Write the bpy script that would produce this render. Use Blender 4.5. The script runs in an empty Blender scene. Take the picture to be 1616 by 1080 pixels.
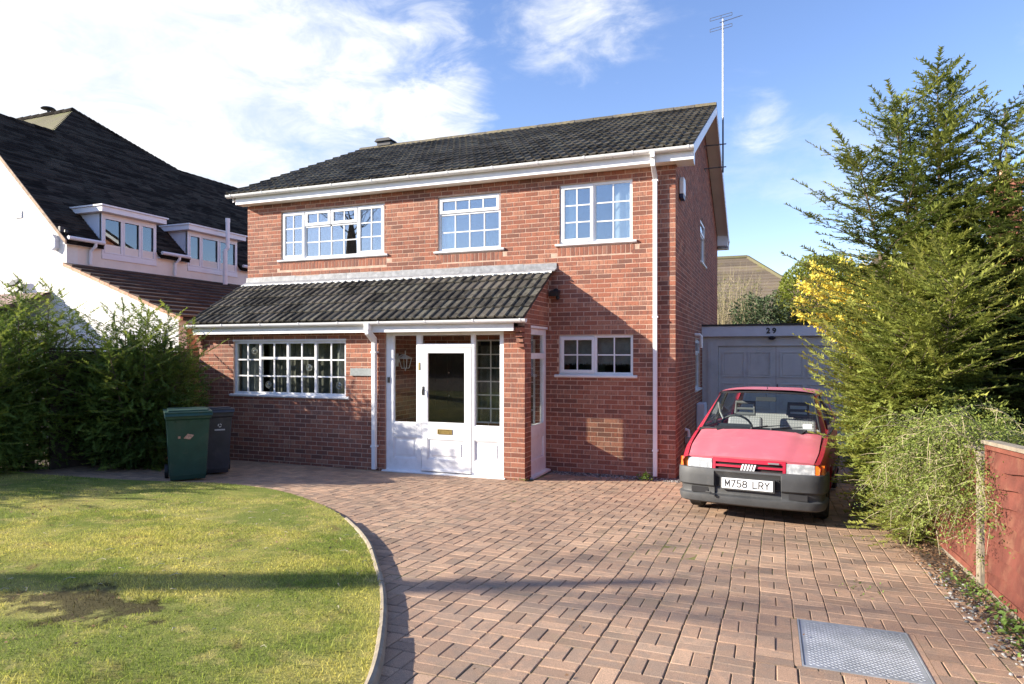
import bpy, bmesh, math, random
import numpy as np
from mathutils import Vector, Matrix
random.seed(7); RNG = np.random.default_rng(11)
D = bpy.data
scene = bpy.context.scene
COL = scene.collection
R = math.radians

# ------------------------------------------------------------------ camera
YAW = math.atan2(1217-808, 1060)
cd = D.cameras.new('camera'); cam = D.objects.new('camera', cd); COL.objects.link(cam)
cd.sensor_width = 36; cd.lens = 1060/1616*36; cd.shift_y = 17/1616
cd.clip_start = .05; cd.clip_end = 2000
cam.location = (1.384, -10.625, 1.955); cam.rotation_euler = (R(90), 0, YAW)
scene.camera = cam

# ------------------------------------------------------------------ sky and sun
SUN = Vector((-2.0, -1.0, .92)).normalized()
elev = math.asin(SUN.z); rot = math.atan2(SUN.x, SUN.y)
world = D.worlds.new('World'); scene.world = world; world.use_nodes = True
nt = world.node_tree; nt.nodes.clear()
def N(t, typ, **k):
    n = t.nodes.new(typ)
    for a, b in k.items(): setattr(n, a, b)
    return n
def math_(t, op, a, b=None, clamp=False):
    n = N(t, 'ShaderNodeMath', operation=op, use_clamp=clamp)
    for i, v in enumerate((a, b)):
        if v is None: continue
        if isinstance(v, (int, float)): n.inputs[i].default_value = v
        else: t.links.new(v, n.inputs[i])
    return n.outputs[0]
def maprange(t, v, a, b, c=0., d=1., smooth=True):
    n = N(t, 'ShaderNodeMapRange', interpolation_type='SMOOTHSTEP' if smooth else 'LINEAR')
    t.links.new(v, n.inputs[0])
    for i, x in enumerate((a, b, c, d)): n.inputs[i+1].default_value = x
    return n.outputs[0]
def mixc(t, f, a, b, blend='MIX'):
    n = N(t, 'ShaderNodeMix', data_type='RGBA', blend_type=blend)
    for i, v in ((0, f), (6, a), (7, b)):
        if isinstance(v, (int, float)): n.inputs[i].default_value = v
        elif isinstance(v, (tuple, list)): n.inputs[i].default_value = (*v[:3], 1)
        else: t.links.new(v, n.inputs[i])
    return n.outputs[2]
sky = N(nt, 'ShaderNodeTexSky', sky_type='NISHITA'); sky.sun_disc = False
sky.sun_elevation = elev; sky.sun_rotation = rot; sky.air_density = 1.0; sky.dust_density = .25; sky.ozone_density = 2.2
tc = N(nt, 'ShaderNodeTexCoord')
def noise(t, vec, scale, detail=5, rough=.55, dist=0., sc=None):
    n = N(t, 'ShaderNodeTexNoise'); n.inputs['Scale'].default_value = scale
    n.inputs['Detail'].default_value = detail; n.inputs['Roughness'].default_value = rough
    n.inputs['Distortion'].default_value = dist
    if vec is not None:
        if sc is not None:
            m = N(t, 'ShaderNodeMapping'); m.inputs['Scale'].default_value = sc
            t.links.new(vec, m.inputs[0]); vec = m.outputs[0]
        t.links.new(vec, n.inputs['Vector'])
    return n
gen = tc.outputs['Generated']
def dirdot(px, py):
    f = 1060.; v = Vector((-math.sin(YAW), math.cos(YAW), 0)) + Vector((math.cos(YAW), math.sin(YAW), 0))*((px-808)/f) + Vector((0, 0, 1))*(-(py-557)/f)
    v.normalize()
    n = N(nt, 'ShaderNodeVectorMath', operation='DOT_PRODUCT'); nt.links.new(gen, n.inputs[0]); n.inputs[1].default_value = v
    return n.outputs['Value']
nz = noise(nt, gen, 3.2, 8, .58, .35, (1, 1, 1.9)).outputs['Fac']
nz2 = noise(nt, gen, 9, 8, .62, .5, (1, 1, 2.2)).outputs['Fac']
base = maprange(nt, math_(nt, 'ADD', math_(nt, 'MULTIPLY', nz, .75), math_(nt, 'MULTIPLY', nz2, .25)), .53, .66)
def bank(px, py, c0, c1, amp, lo, hi):
    d = maprange(nt, dirdot(px, py), math.cos(R(c1)), math.cos(R(c0)), smooth=False)
    s = math_(nt, 'ADD', math_(nt, 'MULTIPLY', nz, .5), math_(nt, 'MULTIPLY', nz2, .5))
    v = math_(nt, 'ADD', math_(nt, 'MULTIPLY', d, amp), math_(nt, 'MULTIPLY', math_(nt, 'SUBTRACT', s, .5), 2.6))
    return maprange(nt, v, lo, hi)
b1 = bank(90, 120, 0, 33, 1.6, .35, 1.45)
b2 = bank(680, 205, 0, 7.5, .85, .35, .95)
b3 = bank(900, 5, 0, 9, .9, .50, 1.3)
b4 = bank(675, 20, 0, 7, .8, .50, 1.2)
b5 = bank(1205, 205, 0, 4.5, .6, .45, 1.3)
b6 = bank(370, 235, 0, 12, .7, .35, 1.1)
cl = b1
for b in (b2, b3, b4, b5, b6): cl = math_(nt, 'MAXIMUM', cl, b)
cl = math_(nt, 'MAXIMUM', cl, math_(nt, 'MULTIPLY', base, .22))
CLV = 4.4
shade = maprange(nt, nz2, .3, .72)
ccol = mixc(nt, shade, (CLV*.72, CLV*.78, CLV*.88), (CLV*1.04, CLV*1.04, CLV*1.05))
ground_fade = cl
hsv = N(nt, 'ShaderNodeHueSaturation'); hsv.inputs['Saturation'].default_value = 1.08; hsv.inputs['Value'].default_value = 1.0
nt.links.new(mixc(nt, 1., sky.outputs[0], (1.02, .925, 1.02), 'MULTIPLY'), hsv.inputs['Color'])
skc = mixc(nt, cl, hsv.outputs[0], ccol)
bg = N(nt, 'ShaderNodeBackground'); bg.inputs['Strength'].default_value = .118
nt.links.new(skc, bg.inputs['Color'])
wo = N(nt, 'ShaderNodeOutputWorld'); nt.links.new(bg.outputs[0], wo.inputs[0])

sl = D.lights.new('sun', 'SUN'); sl.energy = 5.0; sl.angle = R(.55); sl.color = (1, .91, .76)
sun = D.objects.new('sun', sl); COL.objects.link(sun)
sun.rotation_euler = SUN.to_track_quat('Z', 'Y').to_euler(); sun.location = (-20, -10, 12)
scene.view_settings.view_transform = 'Standard'; scene.view_settings.look = 'None'
scene.view_settings.exposure = 1.27; scene.view_settings.gamma = 1; scene.view_settings.use_curve_mapping = False
scene.render.engine = 'CYCLES'

# ------------------------------------------------------------------ materials
def mat(name):
    m = D.materials.new(name); m.use_nodes = True; t = m.node_tree; t.nodes.clear()
    out = N(t, 'ShaderNodeOutputMaterial'); p = N(t, 'ShaderNodeBsdfPrincipled'); t.links.new(p.outputs[0], out.inputs[0])
    return m, t, p
def setc(t, sock, v):
    if isinstance(v, (tuple, list)): sock.default_value = (*v[:3], 1)
    elif isinstance(v, (int, float)): sock.default_value = v
    else: t.links.new(v, sock)
def pos(t): return N(t, 'ShaderNodeNewGeometry').outputs['Position']
def obc(t): return N(t, 'ShaderNodeTexCoord').outputs['Object']
def bump(t, p, h, dist=.003, strength=.6):
    b = N(t, 'ShaderNodeBump'); b.inputs['Distance'].default_value = dist; b.inputs['Strength'].default_value = strength
    t.links.new(h, b.inputs['Height']); t.links.new(b.outputs[0], p.inputs['Normal'])
def simple(name, col, rough=.5, var=.12, scale=6, metal=0, spec=None, bumpd=.0, bscale=60, coords='pos', dirt=None, dirt_amt=.3, dscale=2.5, coat=0):
    m, t, p = mat(name)
    v = pos(t) if coords == 'pos' else obc(t)
    n = noise(t, v, scale, 6, .6).outputs['Fac']
    c = mixc(t, maprange(t, n, .3, .7), tuple(x*(1-var) for x in col), tuple(min(1, x*(1+var)) for x in col))
    if dirt is not None:
        n2 = noise(t, v, dscale, 8, .68, .4).outputs['Fac']
        c = mixc(t, math_(t, 'MULTIPLY', maprange(t, n2, .48, .75), dirt_amt), c, dirt)
    setc(t, p.inputs['Base Color'], c); p.inputs['Roughness'].default_value = rough; p.inputs['Metallic'].default_value = metal
    if coat: p.inputs['Coat Weight'].default_value = coat; p.inputs['Coat Roughness'].default_value = .25
    if spec is not None: p.inputs['Specular IOR Level'].default_value = spec
    if bumpd: bump(t, p, noise(t, v, bscale, 5, .6).outputs['Fac'], bumpd)
    return m
def attr(t, name):
    a = N(t, 'ShaderNodeAttribute'); a.attribute_name = name; return a
def ramp(t, f, stops, interp='LINEAR'):
    r = N(t, 'ShaderNodeValToRGB'); r.color_ramp.interpolation = interp
    e = r.color_ramp.elements
    while len(e) < len(stops): e.new(.5)
    for i, (q, c) in enumerate(stops): e[i].position = q; e[i].color = (*c, 1)
    t.links.new(f, r.inputs[0]); return r.outputs[0]
def sep(t, c):
    s = N(t, 'ShaderNodeSeparateColor'); t.links.new(c, s.inputs[0]); return s.outputs
def toned(name, stops, rough=.85, blotch=None, bl_amt=.5, bl_scale=(14, 14, 40), fine=90, bumpd=.004, fvar=.18, moss=None, moss_amt=.4, spec=.3):
    """colour per piece from the 'tone' attribute, blotches and grain from world-space noise"""
    m, t, p = mat(name); P = pos(t)
    a = sep(t, attr(t, 'tone').outputs['Color'])
    c = ramp(t, a[0], stops)
    if blotch is not None:
        n = noise(t, P, 1, 4, .6, .3, bl_scale).outputs['Fac']
        f = maprange(t, math_(t, 'ADD', n, math_(t, 'MULTIPLY', a[1], .22)), .56, .72)
        c = mixc(t, math_(t, 'MULTIPLY', f, bl_amt), c, blotch)
    if moss is not None:
        n = noise(t, P, 1.7, 7, .7, .5).outputs['Fac']
        c = mixc(t, math_(t, 'MULTIPLY', maprange(t, n, .5, .72), moss_amt), c, moss)
    fn = noise(t, P, fine, 5, .7).outputs['Fac']
    c = mixc(t, 1., c, ramp(t, fn, [(.25, (1-fvar*1.6,)*3), (.75, (1+fvar,)*3)]), 'MULTIPLY')
    wn = noise(t, P, .55, 6, .6, .4).outputs['Fac']; c = mixc(t, 1., c, ramp(t, wn, [(.3, (.80, .79, .80)), (.7, (1.1, 1.1, 1.08))]), 'MULTIPLY')
    setc(t, p.inputs['Base Color'], c); p.inputs['Roughness'].default_value = rough
    p.inputs['Specular IOR Level'].default_value = spec
    if bumpd: bump(t, p, fn, bumpd, .7)
    return m
M = {}
M['brick'] = toned('red_brick', [(0, (.21, .095, .068)), (.2, (.32, .12, .078)), (.5, (.385, .145, .09)), (.8, (.41, .16, .10)), (1, (.46, .22, .145))],
                   blotch=(.19, .10, .082), bl_amt=.65, bl_scale=(48, 48, 9), fine=110, bumpd=.003, fvar=.26)
M['mortar'] = simple('mortar', (.55, .375, .285), .95, .2, 9, bumpd=.003, bscale=150)
M['paver'] = toned('paver', [(0, (.35, .235, .165)), (.3, (.44, .29, .20)), (.7, (.52, .335, .225)), (1, (.58, .385, .26))],
                   blotch=(.27, .22, .18), bl_amt=.4, bl_scale=(11, 11, 11), fine=190, bumpd=.004, fvar=.42, moss=(.24, .21, .13), moss_amt=.35)
M['tile'] = toned('roof_tile', [(0, (.050, .046, .040)), (.5, (.085, .077, .066)), (1, (.14, .125, .105))],
                  blotch=(.21, .20, .16), bl_amt=.45, bl_scale=(9, 9, 9), fine=70, bumpd=.004, fvar=.35, moss=(.034, .031, .026), moss_amt=.5, spec=.12, rough=.95)
M['ridge'] = toned('ridge_tile', [(0, (.09, .08, .065)), (1, (.16, .145, .12))], blotch=(.26, .22, .13), bl_amt=.7, bl_scale=(12, 12, 12), fine=60, moss=(.14, .12, .03), moss_amt=.6)
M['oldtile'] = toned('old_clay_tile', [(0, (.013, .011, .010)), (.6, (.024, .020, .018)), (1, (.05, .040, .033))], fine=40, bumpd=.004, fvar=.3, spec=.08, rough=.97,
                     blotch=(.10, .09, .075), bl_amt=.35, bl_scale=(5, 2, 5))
M['ntile'] = toned('brown_tile', [(0, (.05, .035, .03)), (1, (.10, .065, .05))], fine=60, bumpd=.003, blotch=(.13, .11, .09), bl_amt=.3)
M['bgtile'] = toned('far_tile', [(0, (.12, .095, .072)), (1, (.20, .16, .12))], fine=30, moss=(.22, .19, .06), moss_amt=.5)
M['upvc'] = simple('white_upvc', (.82, .82, .83), .32, .03, 3, dirt=(.52, .5, .46), dirt_amt=.25, dscale=4)
M['timber'] = simple('white_painted_timber', (.80, .80, .82), .45, .05, 5, dirt=(.5, .48, .44), dirt_amt=.3, dscale=7, bumpd=.001, bscale=40)
def gutter_mat():
    m, t, p = mat('white_gutter'); P = pos(t)
    n = noise(t, P, 1, 6, .75, 0, (9, 9, 30)).outputs['Fac']
    n2 = noise(t, P, 45, 3, .6).outputs['Fac']
    f = math_(t, 'MULTIPLY', maprange(t, n, .5, .66), maprange(t, n2, .42, .6))
    setc(t, p.inputs['Base Color'], mixc(t, math_(t, 'MULTIPLY', f, .75), (.80, .80, .79), (.28, .26, .22))); p.inputs['Roughness'].default_value = .35
    return m
M['gutter'] = gutter_mat()
M['lead'] = simple('lead_flashing', (.24, .245, .26), .6, .25, 12, dirt=(.42, .425, .43), dirt_amt=.6, dscale=9, bumpd=.006, bscale=14)
M['render'] = simple('cream_render', (.80, .73, .66), .9, .05, 2, dirt=(.6, .55, .5), dirt_amt=.25, bumpd=.003, bscale=60)
M['whiterender'] = simple('white_render', (.80, .78, .74), .9, .05, 2, bumpd=.004, bscale=60, dirt=(.62, .58, .52), dirt_amt=.35, dscale=1.2)
M['dark'] = simple('interior_shade', (.035, .032, .03), .9, .2, 3)
M['room'] = simple('room_plaster', (.16, .15, .14), .9, .1, 3)
M['felt'] = simple('roof_felt', (.03, .03, .03), .9, .2, 20)
def glass(name, refl, tint=(.93, .96, .97), rough=.0):
    m = D.materials.new(name); m.use_nodes = True; t = m.node_tree; t.nodes.clear()
    o = N(t, 'ShaderNodeOutputMaterial'); tr = N(t, 'ShaderNodeBsdfTransparent'); tr.inputs[0].default_value = (*tint, 1)
    gl = N(t, 'ShaderNodeBsdfGlossy'); gl.inputs['Roughness'].default_value = rough; gl.inputs['Color'].default_value = (.95, .97, 1, 1)
    lw = N(t, 'ShaderNodeLayerWeight'); lw.inputs['Blend'].default_value = .5   # Facing is the same from both sides of the pane
    f = math_(t, 'ADD', math_(t, 'MULTIPLY', math_(t, 'POWER', lw.outputs['Facing'], 4), .9), refl, True)
    mx = N(t, 'ShaderNodeMixShader'); t.links.new(f, mx.inputs[0]); t.links.new(tr.outputs[0], mx.inputs[1]); t.links.new(gl.outputs[0], mx.inputs[2])
    b = N(t, 'ShaderNodeBump'); b.inputs['Distance'].default_value = .002; b.inputs['Strength'].default_value = .12
    t.links.new(noise(t, pos(t), 2.2, 1, .4).outputs['Fac'], b.inputs['Height']); t.links.new(b.outputs[0], gl.inputs['Normal'])
    t.links.new(mx.outputs[0], o.inputs[0]); return m
M['glass'] = glass('window_glass', .22, (.82, .88, .9))
M['glassn'] = glass('near_black_glass', .13, (.4, .5, .55))
M['glasslow'] = glass('clear_glass', .025, (.9, .92, .9))
M['glasscar'] = glass('car_glass', .02, (.82, .88, .86))
M['curtain'] = simple('curtain', (.62, .62, .60), .9, .1, 8)
M['netting'] = simple('net_curtain', (.20, .205, .20), .9, .15, 10)
M['blind'] = simple('dark_blind', (.10, .098, .085), .9, .25, 12)
M['bluecurtain'] = simple('pale_curtain', (.55, .62, .62), .9, .1, 8)
M['doorwood'] = simple('dark_door', (.032, .022, .018), .6, .25, 9)
M['brass'] = simple('brass', (.55, .40, .16), .35, .2, 20, metal=.9)
M['chrome'] = simple('chrome', (.75, .75, .76), .15, .05, 20, metal=1)
M['black'] = simple('black_plastic', (.02, .02, .022), .45, .15, 20)
M['slate'] = simple('grey_slate', (.27, .29, .29), .8, .12, 20, bumpd=.002)
M['grey'] = simple('garage_grey', (.60, .59, .61), .55, .05, 3, dirt=(.2, .21, .24), dirt_amt=.3)
M['fasciagrey'] = simple('pale_grey_fascia', (.66, .68, .78), .5, .05, 4)
M['concrete'] = simple('concrete', (.28, .235, .175), .95, .18, 9, dirt=(.17, .14, .09), dirt_amt=.55, dscale=6, bumpd=.006, bscale=80)
def soil_mat():
    m, t, p = mat('soil'); P = pos(t)
    n = noise(t, P, 3, 8, .7).outputs['Fac']; n2 = noise(t, P, 60, 6, .7).outputs['Fac']
    c = mixc(t, maprange(t, n, .35, .65), (.06, .042, .03), (.14, .10, .07))
    c = mixc(t, maprange(t, n2, .55, .75), c, (.22, .17, .12))
    setc(t, p.inputs['Base Color'], c); p.inputs['Roughness'].default_value = .95; bump(t, p, n2, .015, .9); return m
M['soil'] = soil_mat()
def joint_mat():
    m, t, p = mat('joint_sand'); P = pos(t)
    n = noise(t, P, 1.6, 6, .65).outputs['Fac']; n2 = noise(t, P, 40, 4, .6).outputs['Fac']
    c = mixc(t, maprange(t, n, .42, .6), (.085, .068, .045), (.17, .165, .04))
    c = mixc(t, maprange(t, n2, .5, .7), c, (.20, .18, .07))
    setc(t, p.inputs['Base Color'], c); p.inputs['Roughness'].default_value = .95; bump(t, p, n2, .008, .8); return m
M['joint'] = joint_mat()
def lawncol(t, P):
    n = noise(t, P, .9, 6, .62, .3).outputs['Fac']; n2 = noise(t, P, 4.5, 6, .65, .2).outputs['Fac']; n3 = noise(t, P, 26, 4, .65).outputs['Fac']
    c = mixc(t, maprange(t, n, .40, .60), (.25, .32, .06), (.60, .55, .15))
    c = mixc(t, math_(t, 'MULTIPLY', maprange(t, n2, .5, .68), .75), c, (.62, .54, .20))
    c = mixc(t, math_(t, 'MULTIPLY', maprange(t, n3, .56, .72), .5), c, (.30, .20, .08))
    nb = noise(t, P, 2.3, 8, .72, .6).outputs['Fac']; c = mixc(t, math_(t, 'MULTIPLY', maprange(t, nb, .56, .70), .7), c, (.27, .18, .085))
    # bare, trampled earth near the hedge foot and one worn patch by the near edge
    s = N(t, 'ShaderNodeSeparateXYZ'); t.links.new(P, s.inputs[0])
    dx = math_(t, 'MULTIPLY', math_(t, 'ADD', s.outputs[0], 2.50), 1.05); dy = math_(t, 'MULTIPLY', math_(t, 'ADD', s.outputs[1], 7.80), 2.1)
    d = math_(t, 'SQRT', math_(t, 'ADD', math_(t, 'MULTIPLY', dx, dx), math_(t, 'MULTIPLY', dy, dy)))
    f = maprange(t, math_(t, 'ADD', d, math_(t, 'MULTIPLY', math_(t, 'SUBTRACT', n2, .5), 2.6)), .70, .25)
    return c, f, n3
def lawn_mat(name, bumpd):
    m, t, p = mat(name); P = pos(t); c, f, n3 = lawncol(t, P)
    c = mixc(t, math_(t, 'MULTIPLY', f, .92), c, (.045, .032, .022))
    if bumpd:
        c = mixc(t, .45, c, (.10, .085, .03)); bump(t, p, noise(t, P, 70, 6, .7).outputs['Fac'], .02, 1.)
    else:
        a = sep(t, attr(t, 'tone').outputs['Color'])
        c = mixc(t, 1., c, ramp(t, a[0], [(0, (.38, .42, .34)), (1, (1.6, 1.55, 1.45))]), 'MULTIPLY')
    setc(t, p.inputs['Base Color'], c); p.inputs['Roughness'].default_value = .8; p.inputs['Specular IOR Level'].default_value = .15
    if not bumpd:
        tl = N(t, 'ShaderNodeBsdfTranslucent'); setc(t, tl.inputs[0], c); mx = N(t, 'ShaderNodeMixShader'); mx.inputs[0].default_value = .4
        o = [n for n in t.nodes if n.type == 'OUTPUT_MATERIAL'][0]; t.links.new(p.outputs[0], mx.inputs[1]); t.links.new(tl.outputs[0], mx.inputs[2]); t.links.new(mx.outputs[0], o.inputs[0])
    return m
M['lawn'] = lawn_mat('lawn_turf', True); M['grass'] = lawn_mat('grass_blades', False)
def leafmat(name, stops, transl=.25, rough=.6, spec=.25):
    m = D.materials.new(name); m.use_nodes = True; t = m.node_tree; t.nodes.clear()
    o = N(t, 'ShaderNodeOutputMaterial'); p = N(t, 'ShaderNodeBsdfPrincipled'); P = pos(t)
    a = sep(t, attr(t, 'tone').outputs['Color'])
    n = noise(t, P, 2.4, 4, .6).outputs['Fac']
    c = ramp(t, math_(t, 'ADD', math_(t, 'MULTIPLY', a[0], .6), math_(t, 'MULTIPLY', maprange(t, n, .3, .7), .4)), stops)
    setc(t, p.inputs['Base Color'], c); p.inputs['Roughness'].default_value = rough; p.inputs['Specular IOR Level'].default_value = spec
    tl = N(t, 'ShaderNodeBsdfTranslucent'); setc(t, tl.inputs[0], c)
    mx = N(t, 'ShaderNodeMixShader'); mx.inputs[0].default_value = transl
    t.links.new(p.outputs[0], mx.inputs[1]); t.links.new(tl.outputs[0], mx.inputs[2]); t.links.new(mx.outputs[0], o.inputs[0]); return m
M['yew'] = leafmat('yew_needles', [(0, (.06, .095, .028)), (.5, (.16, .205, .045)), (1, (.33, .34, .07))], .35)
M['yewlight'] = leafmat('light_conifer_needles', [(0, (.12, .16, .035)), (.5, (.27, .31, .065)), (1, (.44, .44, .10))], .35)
M['hedgeleaf'] = leafmat('hedge_leaves', [(0, (.055, .10, .026)), (.5, (.165, .235, .044)), (1, (.35, .39, .07))], .35)
M['golden'] = leafmat('golden_foliage', [(0, (.07, .10, .02)), (.5, (.16, .20, .03)), (1, (.29, .31, .045))])
M['flower'] = leafmat('yellow_flowers', [(0, (.74, .58, .05)), (1, (.92, .82, .20))], .35)
M['cotone'] = leafmat('small_leaves', [(0, (.09, .13, .03)), (.5, (.19, .24, .05)), (1, (.33, .37, .09))])
M['darkleaf'] = leafmat('dark_shrub_leaves', [(0, (.04, .065, .03)), (.6, (.09, .13, .06)), (1, (.17, .2, .10))])
M['litter'] = leafmat('dead_leaves', [(0, (.10, .055, .03)), (.6, (.24, .14, .08)), (1, (.40, .27, .16))], .05, .8)
M['weed'] = leafmat('weed_leaves', [(0, (.09, .15, .03)), (1, (.22, .33, .07))])
M['bark'] = simple('bark', (.13, .095, .065), .9, .3, 14, bumpd=.01, bscale=30)
M['twig'] = simple('pale_twig', (.33, .28, .17), .9, .25, 14)
M['gravel'] = toned('gravel', [(0, (.10, .105, .11)), (.6, (.26, .26, .26)), (1, (.5, .48, .45))], fine=60, bumpd=.003)
M['fence'] = simple('red_stained_fence', (.15, .042, .028), .75, .22, 5, dirt=(.26, .13, .075), dirt_amt=.6, dscale=4, bumpd=.004, bscale=25)
M['fenceedge'] = simple('red_stained_batten', (.20, .06, .038), .75, .2, 6, dirt=(.4, .2, .12), dirt_amt=.4, bumpd=.002)
M['oldfence'] = simple('weathered_fence', (.06, .043, .03), .9, .25, 6)

# ------------------------------------------------------------------ mesh helpers
def new_obj(name, me, m=None, parent=None, loc=None, rz=None, label=None):
    o = D.objects.new(name, me); COL.objects.link(o)
    if me is not None and m is not None:
        ms = m if isinstance(m, (list, tuple)) else [m]
        for x in ms: me.materials.append(M[x] if isinstance(x, str) else x)
    if parent is not None: o.parent = parent
    if loc is not None: o.location = loc
    if rz is not None: o.rotation_euler = (0, 0, rz)
    if label: o['label'] = label
    return o
def tag(o, label=None, cat=None, group=None, kind=None):
    if label: o['label'] = label
    if cat: o['category'] = cat
    if group: o['group'] = group
    if kind: o['kind'] = kind
    return o
def empty(name, loc, label, cat, group=None, rz=0):
    o = D.objects.new(name, None); COL.objects.link(o); o.location = loc; o.rotation_euler = (0, 0, rz); o.empty_display_size = .2
    return tag(o, label, cat, group)
class MB:
    def __init__(s): s.v = []; s.f = []; s.mi = []; s.t = []; s.xf = None
    def add(s, vs, fs, mi=0, tone=None):
        b = len(s.v)
        if s.xf is not None: vs = [tuple(s.xf @ Vector(v)) for v in vs]
        s.v += [tuple(v) for v in vs]
        for f in fs: s.f.append(tuple(i+b for i in f)); s.mi.append(mi); s.t.append(tone or (.5, .5, .5))
    def box(s, x0, x1, y0, y1, z0, z1, mi=0, tone=None, skip=''):
        vs = [(x0, y0, z0), (x1, y0, z0), (x1, y1, z0), (x0, y1, z0), (x0, y0, z1), (x1, y0, z1), (x1, y1, z1), (x0, y1, z1)]
        fs = dict(b=(0, 3, 2, 1), t=(4, 5, 6, 7), f=(0, 1, 5, 4), r=(1, 2, 6, 5), k=(2, 3, 7, 6), l=(3, 0, 4, 7))
        s.add(vs, [fs[k] for k in fs if k not in skip], mi, tone)
    def poly(s, pts, mi=0, tone=None): s.add(pts, [tuple(range(len(pts)))], mi, tone)
    def prism(s, pts, ext, mi=0, tone=None):
        """closed polygon pts (3-D, planar) extruded by vector ext"""
        n = len(pts); e = Vector(ext); vs = [Vector(p) for p in pts] + [Vector(p)+e for p in pts]
        fs = [tuple(range(n))[::-1], tuple(range(n, 2*n))] + [(i, (i+1) % n, (i+1) % n+n, i+n) for i in range(n)]
        s.add(vs, fs, mi, tone)
    def tube(s, pts, r, seg=8, mi=0, cap=True, tone=None):
        pts = [Vector(p) for p in pts]; n = len(pts); rs = r if isinstance(r, (list, tuple)) else [r]*n
        vs = []; up = Vector((0, 0, 1)); prev = None
        for i, p in enumerate(pts):
            d = (pts[min(i+1, n-1)]-pts[max(i-1, 0)]).normalized()
            if prev is None:
                a = d.cross(up)
                if a.length < .05: a = d.cross(Vector((1, 0, 0)))
                a.normalize()
            else:
                a = prev - d*prev.dot(d); a.normalize()
            b = d.cross(a); prev = a
            for k in range(seg):
                w = 2*math.pi*k/seg; vs.append(p+(a*math.cos(w)+b*math.sin(w))*rs[i])
        fs = []
        for i in range(n-1):
            for k in range(seg): fs.append((i*seg+k, i*seg+(k+1) % seg, (i+1)*seg+(k+1) % seg, (i+1)*seg+k))
        if cap: fs += [tuple(range(seg))[::-1], tuple(range((n-1)*seg, n*seg))]
        s.add(vs, fs, mi, tone)
    def lathe(s, prof, seg=16, c=(0, 0, 0), mi=0, axis='z'):
        vs = []
        for r, z in prof:
            for k in range(seg):
                w = 2*math.pi*k/seg; q = (r*math.cos(w), r*math.sin(w), z)
                if axis == 'y': q = (q[0], q[2], q[1])
                if axis == 'x': q = (q[2], q[0], q[1])
                vs.append((q[0]+c[0], q[1]+c[1], q[2]+c[2]))
        n = len(prof); fs = [(i*seg+k, i*seg+(k+1) % seg, (i+1)*seg+(k+1) % seg, (i+1)*seg+k) for i in range(n-1) for k in range(seg)]
        fs += [tuple(range(seg))[::-1], tuple(range((n-1)*seg, n*seg))]
        s.add(vs, fs, mi)
    def mesh(s, name, smooth=False, tone=False):
        me = D.meshes.new(name); me.from_pydata(s.v, [], s.f); me.polygons.foreach_set('material_index', s.mi)
        if tone:
            a = me.color_attributes.new('tone', 'FLOAT_COLOR', 'CORNER'); arr = np.repeat(np.array([(*t, 1.) for t in s.t], np.float32), [len(f) for f in s.f], axis=0)
            a.data.foreach_set('color', arr.ravel())
        if smooth: me.polygons.foreach_set('use_smooth', [True]*len(s.f))
        me.update(); return me
    def build(s, name, m=None, parent=None, loc=None, rz=None, smooth=False, tone=False, label=None, bevel=0):
        me = s.mesh(name, smooth, tone)
        o = new_obj(name, me, m, parent, loc, rz, label)
        if bevel:
            b = o.modifiers.new('bevel', 'BEVEL'); b.width = bevel; b.segments = 2; b.limit_method = 'ANGLE'; b.angle_limit = R(40)
            b.harden_normals = False
        if smooth:
            me.set_sharp_from_angle(angle=R(38)) if hasattr(me, 'set_sharp_from_angle') else None
        return o
def rt(): return (random.random(), random.random(), random.random())
def inst(name, me, parent, loc, rot=None, scale=None):
    o = D.objects.new(name, me); COL.objects.link(o); o.parent = parent; o.location = loc
    if rot: o.rotation_euler = rot
    if scale: o.scale = scale
    return o
def text_mesh(name, txt, size, m, parent, loc, rot, bold=0., extrude=.001, align='CENTER'):
    c = D.curves.new(name, 'FONT'); c.body = txt; c.size = size; c.extrude = extrude; c.offset = bold
    c.align_x = align; c.align_y = 'CENTER'; c.resolution_u = 3
    tmp = D.objects.new(name, c); COL.objects.link(tmp); bpy.context.view_layer.update()
    me = D.meshes.new_from_object(tmp.evaluated_get(bpy.context.evaluated_depsgraph_get())); D.objects.remove(tmp); D.curves.remove(c)
    me.materials.clear(); me.name = name
    return new_obj(name, me, m, parent, loc) if rot is None else _rot(new_obj(name, me, m, parent, loc), rot)
def _rot(o, r): o.rotation_euler = r; return o
def gz(y): # driveway level: falls towards the house
    t = -y-.5
    return .0546*(math.sqrt(t*t+.09)+t)/2
# ------------------------------------------------------------------ the setting: ground, drive, lawn
def sheet(name, poly, dz, m, step=.5, kind='structure', label=None):
    """flat-ish sheet following the fall of the ground"""
    bm = bmesh.new(); vs = [bm.verts.new((x, y, 0)) for x, y in poly]; bm.faces.new(vs)
    ys = [p[1] for p in poly]; y = min(ys)+step
    while y < max(ys):
        g = bm.verts[:]+bm.edges[:]+bm.faces[:]
        bmesh.ops.bisect_plane(bm, geom=g, plane_co=(0, y, 0), plane_no=(0, 1, 0)); y += step
    for v in bm.verts: v.co.z = gz(v.co.y)+dz
    bmesh.ops.recalc_face_normals(bm, faces=bm.faces)
    me = D.meshes.new(name); bm.to_mesh(me); bm.free()
    if me.polygons[0].normal.z < 0: me.flip_normals()
    o = new_obj(name, me, m); return tag(o, label, kind=kind)
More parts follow.
